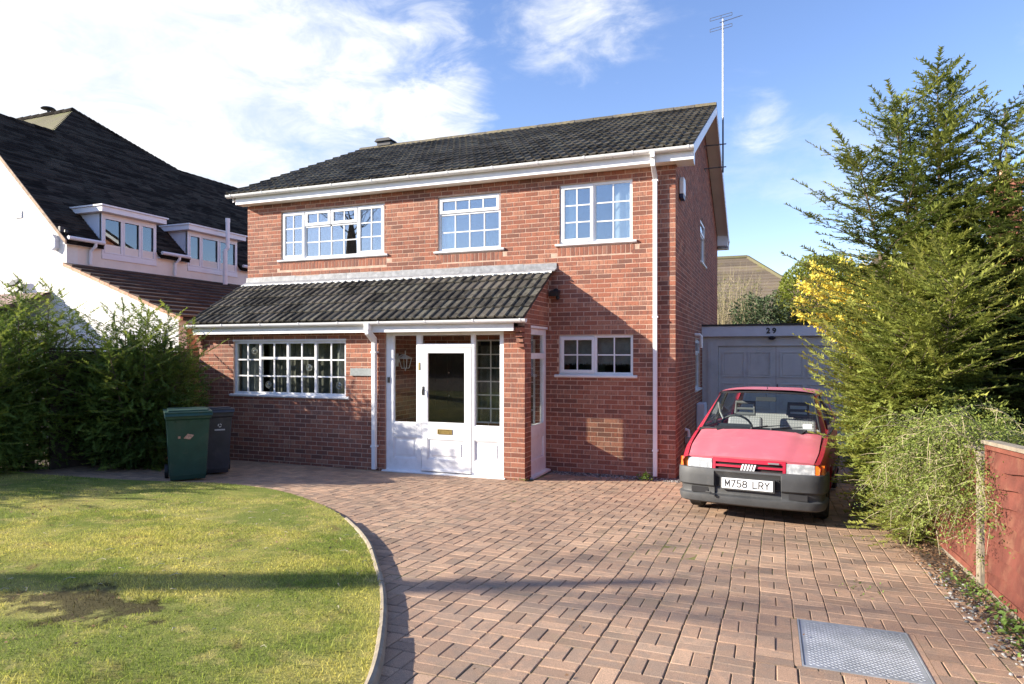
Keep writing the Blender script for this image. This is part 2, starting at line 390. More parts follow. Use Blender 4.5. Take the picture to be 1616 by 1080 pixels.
# far ground, follows the fall of the plot and flattens away from it
bm = bmesh.new(); xs = [-400, -60, -30, 30, 60, 400]; ysl = [-300, -60, -18, -14, -12, -10, -8, -6, -5, -4, -3, -2.5, -2, -1.5, -1, -.5, 0, 1, 10, 60, 400]
gv = [[bm.verts.new((x, y, (gz(max(y, -14)) - .12))) for x in xs] for y in ysl]
for i in range(len(ysl)-1):
    for j in range(len(xs)-1): bm.faces.new((gv[i][j], gv[i][j+1], gv[i+1][j+1], gv[i+1][j]))
me = D.meshes.new('ground'); bm.to_mesh(me); bm.free(); tag(new_obj('ground', me, 'soil'), 'bare earth around and below the gardens', kind='structure')

KERB = [(.35, -10.2), (.1, -9.2), (-.15, -8.5), (-.359, -7.94), (-.654, -7.39), (-1.0, -6.83), (-1.379, -6.31), (-1.82, -5.74), (-2.33, -5.2), (-2.9, -4.68), (-3.489, -4.27), (-4.1, -3.93), (-4.716, -3.72), (-5.44, -3.68), (-6.1, -3.86), (-6.9, -4.05), (-8.2, -4.2)]
def catmull(P, n=6):
    P = [Vector((*p, 0)) for p in P]; out = []
    for i in range(len(P)-1):
        p0, p1, p2, p3 = P[max(i-1, 0)], P[i], P[i+1], P[min(i+2, len(P)-1)]
        for k in range(n):
            t = k/n
            out.append(.5*((2*p1)+(p2-p0)*t+(2*p0-5*p1+4*p2-p3)*t*t+(3*p1-p0-3*p2+p3)*t**3))
    out.append(P[-1]); return out
KC = catmull(KERB)
KXY = np.array([(p.x, p.y) for p in KC])
def inpoly(x, y, P):
    c = False; n = len(P); j = n-1
    for i in range(n):
        if (P[i][1] > y) != (P[j][1] > y) and x < (P[j][0]-P[i][0])*(y-P[i][1])/(P[j][1]-P[i][1])+P[i][0]: c = not c
        j = i
    return c
LAWN = [tuple(p) for p in KXY] + [(-13, -4.2), (-13, -12), (.7, -12)]
drive_poly = [(-9.4, .1), (-9.4, -12), (2.62, -12), (2.62, 0), (2.75, 4.25), (-.0, 4.25), (-.0, .1)]
drv = sheet('driveway', drive_poly, -.006, 'joint', .25, label='block paved driveway of pinkish brown bricks laid in basket weave')
lawn = sheet('lawn', LAWN, .045, 'lawn', .25, label='mossy front lawn curving round the driveway')
# pavers
S = .2032; G = .0038
def paver_mesh(name, k):
    r = random.Random(k); mb = MB(); bl = .004
    t = (r.random(), r.random(), r.random())
    L, W, H = .2-G, .1-G*.95, .05
    j = lambda a: a+r.uniform(-.0012, .0012)
    vs = []
    for (a, b) in ((-1, -1), (1, -1), (1, 1), (-1, 1)): vs.append((j(a*L/2), j(b*W/2), -H))
    for (a, b) in ((-1, -1), (1, -1), (1, 1), (-1, 1)): vs.append((j(a*L/2), j(b*W/2), -bl))
    for (a, b) in ((-1, -1), (1, -1), (1, 1), (-1, 1)): vs.append((a*(L/2-bl), b*(W/2-bl), r.uniform(-.001, .001)))
    fs = [(i, (i+1) % 4, (i+1) % 4+4, i+4) for i in range(4)]+[(i+4, (i+1) % 4+4, (i+1) % 4+8, i+8) for i in range(4)]+[(8, 9, 10, 11)]
    mb.add(vs, fs, 0, t); me = mb.mesh(name, tone=True); me.materials.append(M['paver']); return me, vs, fs, t
PV = [paver_mesh('paver', k) for k in range(40)]
man = (1.545, 2.115, -6.86, -6.12)
pav = []; cutp = []
X0 = .49-24*S*2; 
nx0 = int((-9.3-.49)/S); nx1 = int((2.60-.49)/S)
for i in range(nx0, nx1+1):
    for jj in range(-60, 22):
        cx_, cy_ = .49+(i+.5)*S, (jj+.5)*S
        if cy_ > 4.2 or cy_ < -11.5: continue
        if cy_ > -.12 and cx_ < 0.12: continue
        if cx_ > -2.05 and cx_ < -.05 and cy_ > -.30: continue
        if cx_ < -4.4 and cy_ > -1.2: continue
        if -4.5 < cx_ < -2.0 and cy_ > -1.22: continue
        if inpoly(cx_, cy_, LAWN):
            d = np.min(np.hypot(KXY[:, 0]-cx_, KXY[:, 1]-cy_))
            if d > .10: continue
        for h in (-1, 1):
            if (i+jj) % 2: x, y, a = cx_+h*.05*S/.2, cy_, math.pi/2
            else: x, y, a = cx_, cy_+h*.05*S/.2, 0
            hw_, hh_ = (.05, .1) if (i+jj) % 2 else (.1, .05); A_ = (x-hw_+.002, x+hw_-.002, y-hh_+.002, y+hh_-.002); m_ = .052
            if A_[1] > man[0]-m_ and A_[0] < man[1]+m_ and A_[3] > man[2]-.014 and A_[2] < man[3]+.014:
                c_ = [(A_[0], min(A_[1], man[0]-m_), A_[2], A_[3]), (max(A_[0], man[1]+m_), A_[1], A_[2], A_[3]), (A_[0], A_[1], A_[2], min(A_[3], man[2]-.014)), (A_[0], A_[1], max(A_[2], man[3]+.014), A_[3])]
                c_ = [q for q in c_ if q[1]-q[0] > .018 and q[3]-q[2] > .018]
                if c_: cutp.append(max(c_, key=lambda q: (q[1]-q[0])*(q[3]-q[2])))
                continue
            x += .009*math.sin(y*1.9+i*.2)+.004*math.sin(y*4.3+1); y += .004*math.sin(x*2.3+jj*.5)
            z = gz(y)+.004*math.sin(x*1.3+.7)*math.sin(y*1.7)+random.uniform(-.0018, .0018)
            sl = -math.atan((gz(y-.05)-gz(y+.05))/.1)
            e1, e2 = random.gauss(0, .005), random.gauss(0, .005)
            pav.append((x, y, z, a+random.gauss(0, .006), sl+e1 if a == 0 else e1, e2 if a == 0 else -sl+e2))
def persp_size(x, y, z): # rough size in the picture, nearest first
    q = Vector((x, y, z))-cam.location; f = Vector((-math.sin(YAW), math.cos(YAW), 0)); r = Vector((math.cos(YAW), math.sin(YAW), 0))
    Z = q.dot(f)
    if Z < .5: return -1
    px, py = 808+1060*q.dot(r)/Z, 557-1060*q.z/Z
    return 1/Z if -8 < px < 1624 and -8 < py < 1085 else -1
pav.sort(key=lambda p: -persp_size(*p[:3]))
st = MB()
for k, p in enumerate(pav):
    me, vs, fs, t = random.choice(PV)
    if k < 300 and persp_size(*p[:3]) > 0:
        inst('paver', me, drv, p[:3], (p[4], p[5], p[3]))
    else:
        mt = Matrix.Translation(p[:3]) @ Matrix.Rotation(p[3], 4, 'Z') @ Matrix.Rotation(p[5], 4, 'Y') @ Matrix.Rotation(p[4], 4, 'X')
        st.xf = mt; st.add(vs, fs, 0, (random.random(), random.random(), random.random()))
st.xf = None
for (a, b, c, d_) in cutp:
    t = rt(); st.add([(a, c, gz(c)-.05), (b, c, gz(c)-.05), (b, d_, gz(d_)-.05), (a, d_, gz(d_)-.05), (a, c, gz(c)-.001), (b, c, gz(c)-.001), (b, d_, gz(d_)-.001), (a, d_, gz(d_)-.001)], [(4, 5, 6, 7), (0, 1, 5, 4), (1, 2, 6, 5), (2, 3, 7, 6), (3, 0, 4, 7)], 0, t)
tag(st.build('paving_bricks', 'paver', drv, tone=True), kind='stuff')
# kerb of round-topped concrete edging
kb = empty('lawn_edging', (-.654, -7.39, gz(-7.39)), 'low round topped concrete edging curving between lawn and drive', 'edging')
seg = [p for p in KC if p.y < -4.9]
L = [0]
for a, b in zip(seg, seg[1:]): L.append(L[-1]+(b-a).length)
def along(s):
    for i in range(len(L)-1):
        if L[i+1] >= s: return seg[i].lerp(seg[i+1], (s-L[i])/(L[i+1]-L[i]))
    return seg[-1]
s0 = .25
while s0 < L[-1]-.3:
    mb = MB(); pts = [along(s0+k*.893/6) for k in range(7)]
    prof = [(-.026, -.05), (-.024, .042), (-.017, .057), (0, .064), (.017, .057), (.024, .042), (.026, -.05)]
    vs = []; fs = []
    wob = random.uniform(-.008, .006)
    for k, p in enumerate(pts):
        d = (pts[min(k+1, 6)]-pts[max(k-1, 0)]).normalized(); nn = Vector((d.y, -d.x, 0))
        for (o_, z) in prof: q = p+nn*(o_+.012); vs.append((q.x-kb.location.x, q.y-kb.location.y, gz(q.y)+z+wob-kb.location.z))
    m_ = len(prof)
    for k in range(6):
        for q in range(m_-1): fs.append((k*m_+q, k*m_+q+1, (k+1)*m_+q+1, (k+1)*m_+q))
    fs += [tuple(range(m_))[::-1], tuple(range(6*m_, 7*m_))]
    mb.add(vs, fs); mb.build('edging_stone', 'concrete', kb, smooth=True)
    s0 += .905
# manhole cover
mx, my = (man[0]+man[1])/2, (man[2]+man[3])/2; hx, hy = (man[1]-man[0])/2, (man[3]-man[2])/2
mh = empty('manhole_cover', (mx, my, gz(my)), 'galvanised steel chequer plate drain cover set in the paving', 'drain cover')
mh.rotation_euler = (-math.atan(.0546), 0, 0)
def plate_mat():
    m, t, p = mat('galvanised_plate'); v = obc(t)
    n = noise(t, v, 5, 5, .6).outputs['Fac']; n2 = noise(t, v, 60, 3, .6).outputs['Fac']
    c = mixc(t, maprange(t, n, .3, .7), (.30, .32, .35), (.44, .46, .50)); c = mixc(t, math_(t, 'MULTIPLY', maprange(t, n2, .55, .7), .4), c, (.2, .19, .17))
    setc(t, p.inputs['Base Color'], c); p.inputs['Metallic'].default_value = .35; p.inputs['Roughness'].default_value = .42; return m
M['plate'] = plate_mat()
mb = MB(); mb.box(-hx, hx, -hy, hy, -.02, -.001)
mb.build('cover_plate', 'plate', mh)
tr = MB() # raised five-bar tread pattern
nxx, nyy = 30, 38
for i in range(nxx):
    for j in range(nyy):
        x, y = -hx+.02+(i+.5)*(2*hx-.04)/nxx, -hy+.02+(j+.5)*(2*hy-.04)/nyy
        a = R(40) if (i+j) % 2 else R(-40); c, s_ = math.cos(a), math.sin(a); l, w = .0100, .0022
        P = [(-l, 0), (0, -w), (l, 0), (0, w)]
        vs = [(x+c*u-s_*v, y+s_*u+c*v, -.001) for u, v in P]+[(x+c*u*.6-s_*v*.6, y+s_*u*.6+c*v*.6, .0003) for u, v in P]
        tr.add(vs, [(0, 1, 5, 4), (1, 2, 6, 5), (2, 3, 7, 6), (3, 0, 4, 7), (4, 5, 6, 7)])
tag(tr.build('tread_pattern', 'plate', mh), kind='stuff')
fr = MB()
for (a, b, c, d_) in ((-hx-.012, -hx-.003, -hy-.012, hy+.012), (hx+.003, hx+.012, -hy-.012, hy+.012)): fr.box(a, b, c, d_, -.03, .003)
fr.box(-hx-.003, hx+.003, hy+.003, hy+.012, -.03, .003); fr.box(-hx-.003, hx+.003, -hy-.012, -hy-.003, -.03, .003)
fr.build('frame', 'plate', mh)
for s_ in (-1, 1): # cut brick slips beside the frame
    mb = MB(); mb.box(s_*(hx+.031)-.017, s_*(hx+.031)+.017, -hy-.01, hy+.01, -.04, -.001, tone=(.8, .3, .5)); mb.build('brick_slip', 'paver', mh, tone=True)

# border soil at the right and along the wall
border = sheet('border_soil', [(2.60, 0.5), (2.30, -1.4), (2.45, -2.6), (2.56, -3.4), (2.62, -5), (2.66, -6.6), (2.8, -8), (3.0, -12), (9, -12), (9, 12), (2.75, 12)], .012, 'soil', .4, label='soil border with leaf litter between paving and fence')
side_soil = sheet('garden_soil', [(-4.5, -1.14), (-9.4, -1.0), (-9.4, -2.2), (-13, -2.2), (-13, 16), (-8.3, 16), (-8.3, 0), (-4.5, 0)], -.03, 'soil', .5)
strip = sheet('gravel_bed', [(-2.05, -.34), (-.02, -.31), (.12, -.12), (.12, .2), (-2.05, .2)], .0, 'soil', .3, label='narrow gravel strip at the foot of the wall')

def lay(tag_, name, n, area, m, size, label, parent=None, seed=1, flat=.4, dens=None, lift=.0):
    """many small stones in one mesh"""
    r = np.random.default_rng(seed); ico = bmesh.new(); bmesh.ops.create_icosphere(ico, subdivisions=1, radius=1)
    bv = np.array([v.co for v in ico.verts]); bf = np.array([[v.index for v in f.verts] for f in ico.faces]); ico.free()
    V = []; Fc = []; T = []
    k = 0; tries = 0
    while k < n and tries < n*30:
        tries += 1
        x, y = r.uniform(area[0], area[1]), r.uniform(area[2], area[3])
        if dens is not None and r.random() > dens(x, y): continue
        s_ = r.uniform(*size); a = r.uniform(0, 6.28); ca, sa = math.cos(a), math.sin(a)
        v = bv*(1+r.uniform(-.25, .25, (len(bv), 1)))*np.array([s_, s_*r.uniform(.55, .9), s_*flat*r.uniform(.6, 1.2)])
        v = np.stack([v[:, 0]*ca-v[:, 1]*sa+x, v[:, 0]*sa+v[:, 1]*ca+y, v[:, 2]+gz(y)+lift+s_*.2], 1)
        V.append(v); Fc.append(bf+k*len(bv)); T.append(np.repeat(r.random((1, 3)), len(bf)*3, 0)); k += 1
    return np_obj(name, np.concatenate(V), np.concatenate(Fc), m, np.concatenate(T), parent, label)
def np_mesh(name, V, F, T=None):
    me = D.meshes.new(name); nf, k = F.shape
    me.vertices.add(len(V)); me.vertices.foreach_set('co', V.astype(np.float32).ravel())
    me.loops.add(nf*k); me.loops.foreach_set('vertex_index', F.astype(np.int32).ravel())
    me.polygons.add(nf); me.polygons.foreach_set('loop_start', np.arange(0, nf*k, k, dtype=np.int32)); me.polygons.foreach_set('loop_total', np.full(nf, k, np.int32))
    me.update(calc_edges=True)
    if T is not None:
        a = me.color_attributes.new('tone', 'FLOAT_COLOR', 'CORNER'); a.data.foreach_set('color', np.concatenate([T, np.ones((len(T), 1))], 1).astype(np.float32).ravel())
    return me
def np_obj(name, V, F, m, T=None, parent=None, label=None, kind='stuff'):
    return tag(new_obj(name, np_mesh(name, V, F, T), m, parent), label, kind=kind)
lay('g', 'gravel', 900, (-1.98, .1, -.33, -.03), 'gravel', (.006, .019), 'grey pebbles along the foot of the front wall', seed=3)
lay('g', 'slate_chippings', 420, (2.5, 3.0, -7.2, -4.2), 'gravel', (.006, .022), 'grey slate chippings strewn along the border edge', seed=4, lift=.01,
    dens=lambda x, y: max(0, 1-abs(x-(2.62+(-y-5)*.05))*4)*(.9 if y < -4.6 else .25))

# grass blades
def in_lawn_np(P):
    poly = np.array(LAWN); x, y = P[:, 0], P[:, 1]; c = np.zeros(len(P), bool); j = len(poly)-1
    for i in range(len(poly)):
        xi, yi = poly[i]; xj, yj = poly[j]
        with np.errstate(divide='ignore', invalid='ignore'):
            c ^= ((yi > y) != (yj > y)) & (x < (xj-xi)*(y-yi)/(yj-yi+1e-12)+xi)
        j = i
    return c
def vgz(y): t = -y-.5; return .0546*(np.sqrt(t*t+.09)+t)/2
def blades(n, area, hmin, hmax, w, seed, lean=.9):
    r = np.random.default_rng(seed); P = np.stack([r.uniform(area[0], area[1], n), r.uniform(area[2], area[3], n)], 1); P = P[in_lawn_np(P)]
    # sparser on the worn patch
    d = np.hypot((P[:, 0]+2.50)*1.05, (P[:, 1]+7.80)*2.1)+.25*np.sin(P[:, 0]*9)*np.sin(P[:, 1]*11); P = P[(d > .55) | (r.random(len(P)) < .18)]
    n = len(P); h = r.uniform(hmin, hmax, n)*(1+.5*np.sin(P[:, 0]*3.1)*np.sin(P[:, 1]*2.7)); a = r.uniform(0, 6.28, n); b = r.uniform(0, 6.28, n)
    base = np.stack([P[:, 0], P[:, 1], vgz(P[:, 1])+.043], 1)
    sd = np.stack([np.cos(a), np.sin(a), 0*a], 1)*(w*r.uniform(.6, 1.3, n))[:, None]
    ln = r.uniform(.1, lean, n)*h
    mid = base+np.stack([np.cos(b)*ln*.35, np.sin(b)*ln*.35, h*.6], 1); tip = base+np.stack([np.cos(b)*ln, np.sin(b)*ln, h], 1)
    V = np.stack([base-sd, base+sd, mid+sd*.7, mid-sd*.7, tip], 1).reshape(-1, 3)
    k = np.arange(n)*5; F = np.stack([np.stack([k, k+1, k+2], 1), np.stack([k, k+2, k+3], 1), np.stack([k+3, k+2, k+4], 1)], 1).reshape(-1, 3)
    T = np.repeat(r.random((n, 3)), 9, 0); return V, F, T
parts = [blades(115000, (-5.2, .1, -9.0, -5.6), .006, .019, .0018, 5, 1.8), blades(55000, (-10.0, -1, -7.6, -3.6), .006, .020, .0028, 6, 1.8), blades(5000, (-5, .1, -9.2, -6.2), .022, .05, .0018, 8, 1.3)]
V = []; F = []; T = []; o_ = 0
for v, f, t in parts: V.append(v); F.append(f+o_); T.append(t); o_ += len(v)
gr = np_obj('grass', np.concatenate(V), np.concatenate(F), 'grass', np.concatenate(T), None, 'short mossy yellow green grass of the front lawn')
# ------------------------------------------------------------------ brickwork
def brick_mesh(k, L=.2155, H=.0655, T=.0035):
    r = random.Random(k+99); mb = MB(); j = lambda a, q=.0013: a+r.uniform(-q, q); b = .0025
    t = (r.random(), r.random(), r.random())
    vs = [(j(a*L/2), 0, j(c*H/2)) for a, c in ((-1, -1), (1, -1), (1, 1), (-1, 1))] + [(j(a*(L/2-b)), -T+r.uniform(-.0008, .0008), j(c*(H/2-b))) for a, c in ((-1, -1), (1, -1), (1, 1), (-1, 1))]
    fs = [(4, 5, 6, 7), (0, 1, 5, 4), (1, 2, 6, 5), (2, 3, 7, 6), (3, 0, 4, 7)]
    mb.add(vs, fs, 0, t); me = mb.mesh('brick', tone=True); me.materials.append(M['brick']); return me
BRK = [brick_mesh(k) for k in range(30)]
PROUD = .0035
def brick_rects(x0, x1, z0, z1, openings=(), keep=None, corner=True, course=.075, zbase=0.):
    """stretcher bond, returns (x0,x1,z0,z1) rectangles; openings are (x0,x1,z0,z1)"""
    out = []; k = int(math.floor((z0-zbase)/course)); z = zbase+k*course
    while z < z1-.02:
        za, zb = z+.0048, z+.0702
        off = 0 if k % 2 else -.1125
        xs = x1
        # bond set out from the right-hand corner
        a = x1-(0 if k % 2 else .1125)+.225
        edges = []
        while a > x0-.3: edges.append(a); a -= .225
        for e in edges:
            lo, hi = max(e-.225+.005, x0), min(e-.005, x1)
            if hi-lo < .03: continue
            segs = [(lo, hi)]
            for (ox0, ox1, oz0, oz1) in openings:
                if oz0 < (za+zb)/2 < oz1:
                    ns = []
                    for (p, q) in segs:
                        if q <= ox0 or p >= ox1: ns.append((p, q)); continue
                        if p < ox0-.03: ns.append((p, ox0-.002))
                        if q > ox1+.03: ns.append((ox1+.002, q))
                    segs = ns
            for (p, q) in segs:
                if keep is not None and not keep((p+q)/2, (za+zb)/2): continue
                out.append((p, q, max(za, z0), min(zb, z1)))
        k += 1; z += course
    return out
def wall_slab(mb, x0, x1, z0, z1, openings, thick, y=0., ymax=None):
    """mortar-coloured slab with rectangular openings, built from butted blocks; front face at y"""
    xs = sorted({x0, x1} | {v for o in openings for v in o[:2] if x0 < v < x1}); zs = sorted({z0, z1} | {v for o in openings for v in o[2:] if z0 < v < z1})
    for i in range(len(xs)-1):
        col = []
        for j in range(len(zs)-1):
            cx_, cz_ = (xs[i]+xs[i+1])/2, (zs[j]+zs[j+1])/2
            if any(o[0] < cx_ < o[1] and o[2] < cz_ < o[3] for o in openings): continue
            if col and abs(col[-1][1]-zs[j]) < 1e-6: col[-1][1] = zs[j+1]
            else: col.append([zs[j], zs[j+1]])
        for a, b in col: mb.box(xs[i], xs[i+1], y, y+thick, a, b)
cand = [] # candidate bricks of the main house wall to become individual parts
def lay_bricks(mb, rects, xf, stage=None, tone=None):
    for (p, q, a, b) in rects:
        full = abs((q-p)-.215) < .004 and abs((b-a)-.0654) < .003
        if stage is not None and full: stage.append((xf, (p+q)/2, (a+b)/2)); continue
        pr = PROUD+random.uniform(-.0008, .0008); e = .0025; t = tone or rt()
        j = lambda v: v+random.uniform(-.001, .001)
        vs = [(j(p), 0, j(a)), (j(q), 0, j(a)), (j(q), 0, j(b)), (j(p), 0, j(b)), (p+e, -pr, a+e), (q-e, -pr, a+e), (q-e, -pr, b-e), (p+e, -pr, b-e)]
        mb.xf = xf; mb.add(vs, [(4, 5, 6, 7), (0, 1, 5, 4), (1, 2, 6, 5), (2, 3, 7, 6), (3, 0, 4, 7)], 0, t); mb.xf = None
def soldiers(mb, x0, x1, z0, h, xf):
    n = max(1, round((x1-x0)/.075)); w = (x1-x0)/n
    lay_bricks(mb, [(x0+i*w+.005, x0+(i+1)*w-.005, z0+.005, z0+h-.005) for i in range(n)], xf)

# ------------------------------------------------------------------ windows
def frame_rect(mb, x0, x1, z0, z1, w, y0, y1, wb=None, wt=None):
    wb = wb or w; wt = wt or w
    mb.box(x0, x1, y0, y1, z0, z0+wb); mb.box(x0, x1, y0, y1, z1-wt, z1)
    mb.box(x0, x0+w, y0, y1, z0+wb, z1-wt); mb.box(x1-w, x1, y0, y1, z0+wb, z1-wt)
def window(parent, name, w, h, lights, xf_loc, rz=0, sill=True, fm='upvc', gl='glass', curtains=(), bulls=(), depth=.05, fw=.045, label=None, sillw=.07, sill_d=.075, bar=.020, head=False):
    """local x to the right, z up, outward = -y; lights: (u0,u1,v0,v1,cols,rows,opening)"""
    f = MB(); frame_rect(f, 0, w, 0, h, fw, -.0, .06)
    win = None; inner = MB(); panes = []; bars = MB()
    for (u0, u1, v0, v1, nc, nr, op) in lights:
        a, b, c, d_ = u0*w, u1*w, v0*h, v1*h
        if u0 > 0: a += 0
        e = .012
        if op:
            frame_rect(f, a+(.030 if u0 == 0 else .012), b-(.030 if u1 == 1 else .012), c+(.030 if v0 == 0 else .012), d_-(.030 if v1 == 1 else .012), .052, -.022, -.001)
            mrg = .074
        else: mrg = .040
        # mullion behind
        if u0 > 0: f.box(a-.022, a+.022, -.003, .057, c if v0 > 0 else fw, d_ if v1 < 1 else h-fw)
        if v0 > 0: f.box(a+(.022 if u0 > 0 else fw), b-(.022 if u1 < 1 else fw), -.002, .056, c-.022, c+.022)
        pa, pb = a+(mrg if u0 == 0 or op else .028), b-(mrg if u1 == 1 or op else .028)
        pc, pd = c+(mrg if v0 == 0 or op else .028), d_-(mrg if v1 == 1 or op else .028)
        if u0 > 0 and not op: pa = a+.022+.012
        if u1 < 1 and not op: pb = b-.022-.012
        yf = -.012 if op else .006
        for i in range(nc):
            for j in range(nr):
                q0, q1 = pa+(pb-pa)*i/nc, pa+(pb-pa)*(i+1)/nc; r0, r1 = pc+(pd-pc)*j/nr, pc+(pd-pc)*(j+1)/nr
                panes.append((q0+(bar/2 if i else -.006), q1-(bar/2 if i < nc-1 else -.006), r0+(bar/2 if j else -.006), r1-(bar/2 if j < nr-1 else -.006), yf+.012))
        for i in range(1, nc): x = pa+(pb-pa)*i/nc; bars.box(x-bar/2, x+bar/2, yf, yf+.02, pc-.004, pd+.004)
        for j in range(1, nr):
            z = pc+(pd-pc)*j/nr
            for i in range(nc):
                q0 = pa+(pb-pa)*i/nc+(bar/2 if i else -.004); q1 = pa+(pb-pa)*(i+1)/nc-(bar/2 if i < nc-1 else -.004)
                bars.box(q0, q1, yf+.001, yf+.019, z-bar/2, z+bar/2)
    win = f.build(name, fm, parent, xf_loc, rz, label=label, bevel=.004)
    if bars.f: bars.build('glazing_bars', fm, win)
    for (a, b, c, d_, y) in panes:
        mb = MB(); mb.box(a, b, y, y+.004, c, d_); mb.build('pane', gl, win)
    if sill:
        mb = MB(); mb.prism([(-sillw, -sill_d, -.030), (-sillw, -sill_d, -.005), (-sillw, -.001, .012), (-sillw, -.001, -.045), (-sillw, -sill_d+.02, -.045)], (w+2*sillw, 0, 0)); mb.build('sill', fm, win, bevel=.003)
    if head:
        mb = MB(); mb.box(-.01, w+.01, -.045, -.001, h-.002, h+.028); mb.build('window_head', fm, win)
    for (u0, u1, v0, v1, m, y, folds, nm) in curtains:
        n = max(2, int((u1-u0)*w/.012)); vs = []; fs = []
        for i in range(n+1):
            x = u0*w+(u1-u0)*w*i/n; yy = y+folds*math.sin(i*12.0/ max(1, 1)*.1*5)*.5+folds*.5*math.sin(i*.53+1)
            vs += [(x, yy, v0*h), (x, yy+folds*.3*math.sin(i*.31), v1*h)]
        for i in range(n): fs.append((2*i, 2*i+2, 2*i+3, 2*i+1))
        mb = MB(); mb.add(vs, fs); mb.build(nm, m, win, smooth=True)
    return win, panes
# ------------------------------------------------------------------ the house
house = empty('brick_house', (0, 0, 0), 'detached red brick house with white windows, tiled porch roof and number plate beside the door', 'house')
house['label'] = 'detached two storey red brick house with white windows and a tiled lean-to porch roof'
HX0, HX1, HZ = -8.377, 0., 4.95; HD = 8.67; LY = -1.17
OP = dict(w1=(-7.55, -5.213, 3.72, 4.70), w2=(-4.12, -2.924, 3.70, 4.70), w3=(-1.875, -.669, 3.70, 4.72), w4=(-1.886, -.659, 1.55, 2.245),
          idoor=(-4.33, -3.50, 0, 2.08), iwin=(-3.42, -2.30, .72, 2.20))
op_main = list(OP.values())
SO = [(OP[k][0]-.04, OP[k][1]+.04, OP[k][2]-.16, OP[k][2]-.045) for k in ('w1', 'w2', 'w3')]
RX = Matrix.Rotation(math.pi/2, 4, 'Z')   # local x -> +Y, outward -> +X
LX = Matrix.Translation((HX0, 0, 0)) @ Matrix.Rotation(-math.pi/2, 4, 'Z')  # outward -> -X, local x -> -Y
BX = Matrix.Translation((HX0, HD, 0)) @ Matrix.Rotation(math.pi, 4, 'Z')
TAN = (7.25-5.08)/(4.33+.32)
def roofz(y): return 5.08+(y+.32)*TAN if y < 4.33 else 7.25-(y-4.33)*TAN
w = MB(); wall_slab(w, HX0, HX1, -.3, HZ, op_main, .28)
w.build('front_wall', 'mortar', house)
fw = [o for o in house.children if o.name.startswith('front_wall')][0]
side_op = [(3.90, 5.02, 3.84, 4.80), (2.90, 3.88, 1.19, 2.23)]
w = MB(); w.xf = RX; wall_slab(w, .28, HD, -.3, HZ-.05, side_op, .28); w.xf = None
w.prism([(-.28, .0, HZ-.049), (-.28, HD, HZ-.049), (-.28, HD, roofz(HD)-.12), (-.28, 4.33, 7.12), (-.28, .0, roofz(0)-.12)], (.2799, 0, 0))
sw = w.build('side_wall', 'mortar', house)
w = MB(); w.box(HX0, HX0+.28, .28, HD, -.3, HZ-.05); w.prism([(HX0, 0, HZ-.049), (HX0, HD, HZ-.049), (HX0, HD, roofz(HD)-.12), (HX0, 4.33, 7.12), (HX0, 0, roofz(0)-.12)], (.28, 0, 0))
lw = w.build('end_wall', 'mortar', house)
w = MB(); w.box(HX0+.28, HX1-.28, HD-.28, HD, -.3, HZ-.05); w.build('rear_wall', 'brick', house)
w = MB(); w.box(HX0+.28, HX1-.28, .281, HD-.281, 2.52, 2.66); w.box(HX0+.28, HX1-.28, .281, HD-.281, 4.86, 4.9); w.box(HX0+.28, HX1-.28, .281, HD-.281, -.1, .02)
for x in (-4.9, -2.15): w.box(x-.05, x+.05, .282, 4.2, .021, 4.859)
w.box(HX0+.281, HX1-.281, 4.2, 4.3, .021, 4.859)
w.build('interior_floor', 'room', house)
I4 = Matrix.Identity(4)
# lay the facing bricks
st = MB()
kp = lambda x, z: (z > 3.30 or x > -2.06 or (x > -4.5 and z < 2.34)) and not any(s[0] < x < s[1] and s[2]-.01 < z < s[3]+.01 for s in SO)
def corner_fix(rects, x1):
    return [(a, x1+PROUD if abs(b-(x1-.005)) < 1e-6 or abs(b-x1) < 1e-6 else b, c, d_) for a, b, c, d_ in rects]
rf = corner_fix(brick_rects(HX0, HX1, 0., HZ-.02, op_main, kp), HX1)
lay_bricks(st, rf, I4, cand)
for s in SO: soldiers(st, s[0], s[1], s[2]-.0, .145, I4)
LYM = Matrix.Translation((0, LY, 0))
W5 = (-7.621, -5.235, 1.17, 2.16)
rl = brick_rects(-8.42, -4.475, 0., 2.36, [W5]); lay_bricks(st, rl, LYM, cand)
rp = corner_fix(brick_rects(-2.40, -2.06, 0.0, 2.36), -2.06); lay_bricks(st, rp, LYM, cand)
def flip(rects): return [(-q, -p, a, b) for p, q, a, b in rects]
# right side wall: corner is at local x = 0
rs = flip(brick_rects(-HD, 0, 0., 7.1, [(-b, -a, c, d_) for a, b, c, d_ in side_op], lambda x, z: z < roofz(-x)-.14, zbase=-.075))
lay_bricks(st, rs, RX)
rs = brick_rects(-HD, 0, 0., 7.1, [], lambda x, z: z < roofz(-x)-.14, zbase=-.075); lay_bricks(st, rs, LX)
# porch flank X=-2.06 : pier return and the brick triangle over the side frame
PX = Matrix.Translation((-2.06, 0, 0)) @ RX
lroof = lambda y: 3.34+y*.593
rr = flip(brick_rects(0.89, 1.17, 0., 2.36, zbase=-.075)); 
rr = [(-1.17+.0+(b0-b0), 0, 0, 0) for b0 in []]
k = 0; z = 0.
while z < 3.3:
    za, zb = z+.005, z+.07
    if z < 2.32: xs_ = [(-1.17, -1.17+.1075), (-1.17+.1175, -.893)] if k % 2 else [(-1.17, -.955), (-.945, -.893)]
    else:
        xs_ = []; a = -1.17-(.1125 if k % 2 else 0)
        while a < -.02: xs_.append((max(a+.005, -1.17), min(a+.22, -.003))); a += .225
    for (p, q) in xs_:
        if q-p < .03: continue
        if zb > lroof(p)-.07: p = (za+.07-3.34)/.593+.03
        if q-p < .05: continue
        lay_bricks(st, [(p, q, za, zb)], PX)
    z += .075; k += 1
